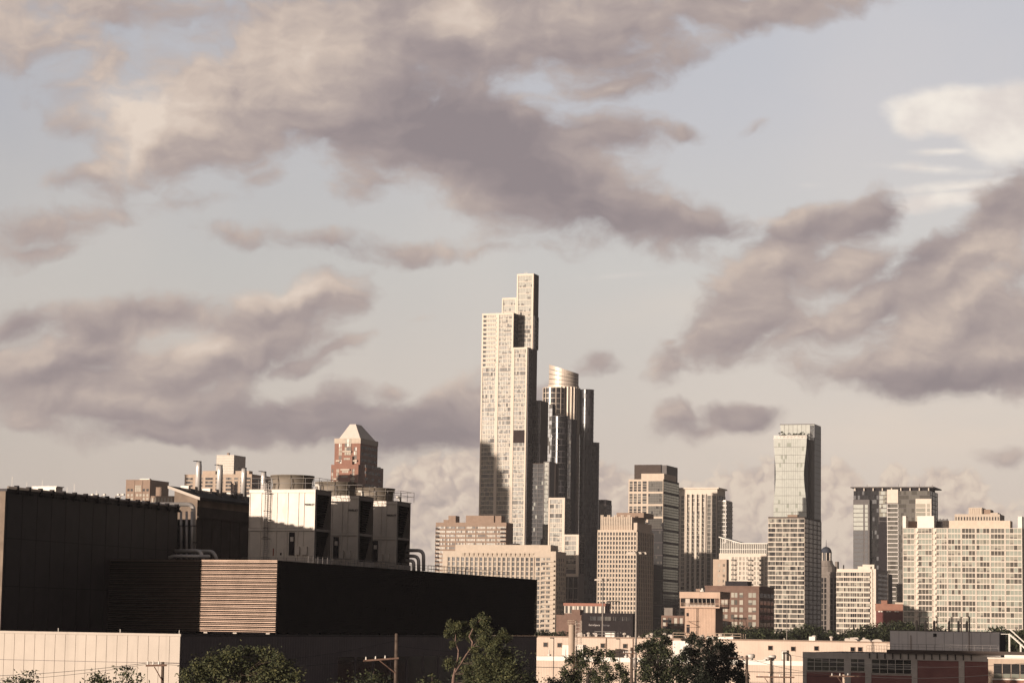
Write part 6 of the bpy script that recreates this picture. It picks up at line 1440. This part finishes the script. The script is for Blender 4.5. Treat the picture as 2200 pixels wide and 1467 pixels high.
shaped_tree('broad full green tree before the dark warehouse flank', 250, [(515,1467),(518,1450)], [(400,1450,15),(425,1434,17),(455,1420,18),(485,1409,17),(512,1402,14),(532,1397,10),(556,1399,12),(578,1406,14),(600,1416,14),(615,1435,17),(636,1452,15),(440,1450,22),(480,1438,24),(520,1428,24),(560,1428,24),(592,1448,22),(520,1458,24),(560,1460,24),(470,1462,22),(612,1464,18),(430,1466,16)], 620, .16, A_, 31)
shaped_tree('tall open tree with bare forked limbs before the black screen end', 300, [(973,1467),(975,1448)], [(966,1338,6),(973,1348,8),(962,1360,7),(985,1343,7),(997,1341,6),(985,1360,10),(1018,1339,7),(1035,1326,7),(1041,1336,7),(1049,1331,5),(1030,1350,9),(1052,1355,7),(1010,1362,10),(1040,1374,12),(1068,1376,9),(1080,1361,8),(1088,1371,7),(1060,1393,14),(1090,1410,11),(1020,1398,10),(973,1383,6),(965,1423,9),(1035,1424,14),(1070,1434,15),(1003,1440,9),(1040,1454,16),(1095,1438,11),(1010,1462,12),(1080,1462,15)], 3300, .14, A_, 32, 'bark_red',
    [[(975,1448),(984,1412),(985,1396),(978,1378),(979,1362)], [(975,1448),(990,1425),(1002,1405),(1015,1388),(1023,1380)], [(1014,1389),(1015,1378),(1008,1367),(1018,1345),(1033,1330)]])
shaped_tree('rounded tree with light gaps, leftmost before the annex', 380, [(1262,1467),(1265,1445)], [(1258,1397,7),(1270,1403,10),(1245,1407,10),(1290,1403,10),(1311,1404,8),(1319,1415,6),(1225,1417,10),(1285,1417,11),(1252,1424,13),(1330,1431,9),(1300,1434,12),(1215,1444,11),(1240,1449,14),(1275,1448,14),(1310,1454,14),(1340,1446,11),(1225,1462,13),(1345,1462,12),(1285,1465,14)], 480, .22, B_, 33, 'bark_dark')
shaped_tree('dark tree with upper spray beside the tall light mast', 400, [(1412,1467),(1410,1435)], [(1424,1369,6),(1431,1375,8),(1437,1380,6),(1402,1381,11),(1387,1387,10),(1372,1392,8),(1415,1390,13),(1400,1405,16),(1430,1403,14),(1452,1420,12),(1390,1424,16),(1420,1430,18),(1455,1440,14),(1390,1450,18),(1430,1455,20),(1466,1460,12)], 520, .24, D_, 34, 'bark_dark')
shaped_tree('near-black wide tree right of the mast, nearly silhouetted', 415, [(1525,1467),(1525,1435)], [(1490,1368,8),(1482,1377,7),(1505,1381,10),(1525,1377,8),(1538,1371,4),(1545,1385,10),(1572,1387,7),(1560,1395,12),(1520,1399,14),(1492,1402,12),(1475,1398,8),(1468,1412,10),(1576,1408,9),(1560,1414,14),(1590,1425,9),(1530,1424,18),(1500,1424,16),(1480,1440,16),(1520,1450,20),(1560,1444,18),(1585,1445,13),(1599,1456,9),(1500,1462,18),(1545,1465,18),(1592,1465,12)], 560, .25, ['leaf_d', 'leaf_d'], 35, 'bark_dark')
tree('dark leafy treetop at the bottom left corner', 48, 1440, 200, 5.0, 4, 4500, 12, B_, .15)
tree('treetop with upright sprays below the pole at left', 255, 1431, 195, 6.2, 4.5, 4500, 13, B_, .15)
tree('dark bushy tree behind the open forked tree', 1062, 1385, 330, 12, 9, 7500, 15, B_, .2, crown=.8)
tree('low green crown at the foot of the weathered utility pole', 790, 1437, 230, 7.5, 4, 4200, 16, B_, .16)
tree('small green crown just left of the open forked tree', 922, 1448, 230, 3.4, 3, 2200, 17, A_, .15)
tree('low crown below the black building corner', 1128, 1440, 340, 6.5, 5, 3200, 18, B_, .2)
tree('scrubby low tree at the foot of the pole by the annex', 1205, 1450, 390, 6, 4, 2500, 23, B_, .2, 1, 'bark_dark')
# tree belt beyond the warehouses
G_ = 'trees in the belt beyond the warehouses'
protos = [tree('dark round-crowned tree in the belt beyond the warehouses', 1700, 1346, 860, 15, 12, 2600, 40+i, ['leaf_d', 'leaf_b'], .55, 1, 'bark_dark', group=G_, name='belt_tree') for i in range(3)]
belt = [(1152,1352),(1170,1356),(1195,1358),(1213,1356),(1405,1352),(1424,1349),(1445,1353),(1562,1344),(1580,1342),(1598,1345),(1618,1347),(1640,1349),(1662,1351),(1684,1352),(1706,1348),(1727,1344),(1745,1340),(1762,1346),(1782,1354),(1806,1356),(1829,1355),(1850,1350),(1870,1343),(1890,1337),(1912,1334),(1936,1333),(1960,1336),(1985,1342),(2010,1344),(2130,1348),(2150,1346),(2170,1350),(2192,1352),(2214,1352),(2245,1352),(2275,1350),(2310,1353),(2350,1351),(2395,1354),(2440,1352)]
for i, (px, pt) in enumerate(belt):
    t_ = protos[i % 3] if i < 3 else copy_tree(protos[i % 3]); d = 840+(i*37) % 90; p = at(px, pt, d); hz = protos[i % 3]; t_.location = (p.x, d, 0)
    lm = [(1215, 'the pale stone hotel'), (1450, 'the dark banded tower'), (1665, 'the brown brick warehouse'), (1790, 'the banded glass block and dome'), (1880, 'the white banded apartment block'), (2020, 'the small red brick building'), (2205, 'the broad gridded block'), (2600, 'the broad gridded block, past the right edge')]
    q_ = [j for j, l in enumerate(lm) if px < l[0]][0]; lo = lm[q_-1][0] if q_ else 0; k_ = 1+sum(1 for o_ in belt[:i] if lo <= o_[0] < lm[q_][0])
    t_['label'] = '%s belt tree from the left below %s' % (['first', 'second', 'third', 'fourth', 'fifth', 'sixth', 'seventh', 'eighth'][k_-1], lm[q_][1])
    s_ = p.z/at(1700, 1346, 860).z; t_.scale = (1.0+.25*math.sin(i*2.1), 1.0, s_); t_.rotation_euler = (0, 0, i*1.3)

# =================================================================== air
hm = bpy.data.materials.new('haze_air'); hm.use_nodes = True; nt_ = hm.node_tree; nt_.nodes.clear()
ho = nt_.nodes.new('ShaderNodeOutputMaterial'); hv = nt_.nodes.new('ShaderNodeVolumePrincipled'); hv.inputs['Density'].default_value = 4.6e-5; hv.inputs['Color'].default_value = (.9, .84, .84, 1); hv.inputs['Anisotropy'].default_value = .1
nt_.links.new(hv.outputs[0], ho.inputs['Volume']); MATS['haze_air'] = hm
h_ = MB(); h_.box(-3600, 3600, -450, 6100, -1, 320, 'haze_air'); h_.build('haze', kind='stuff')
build_sky()
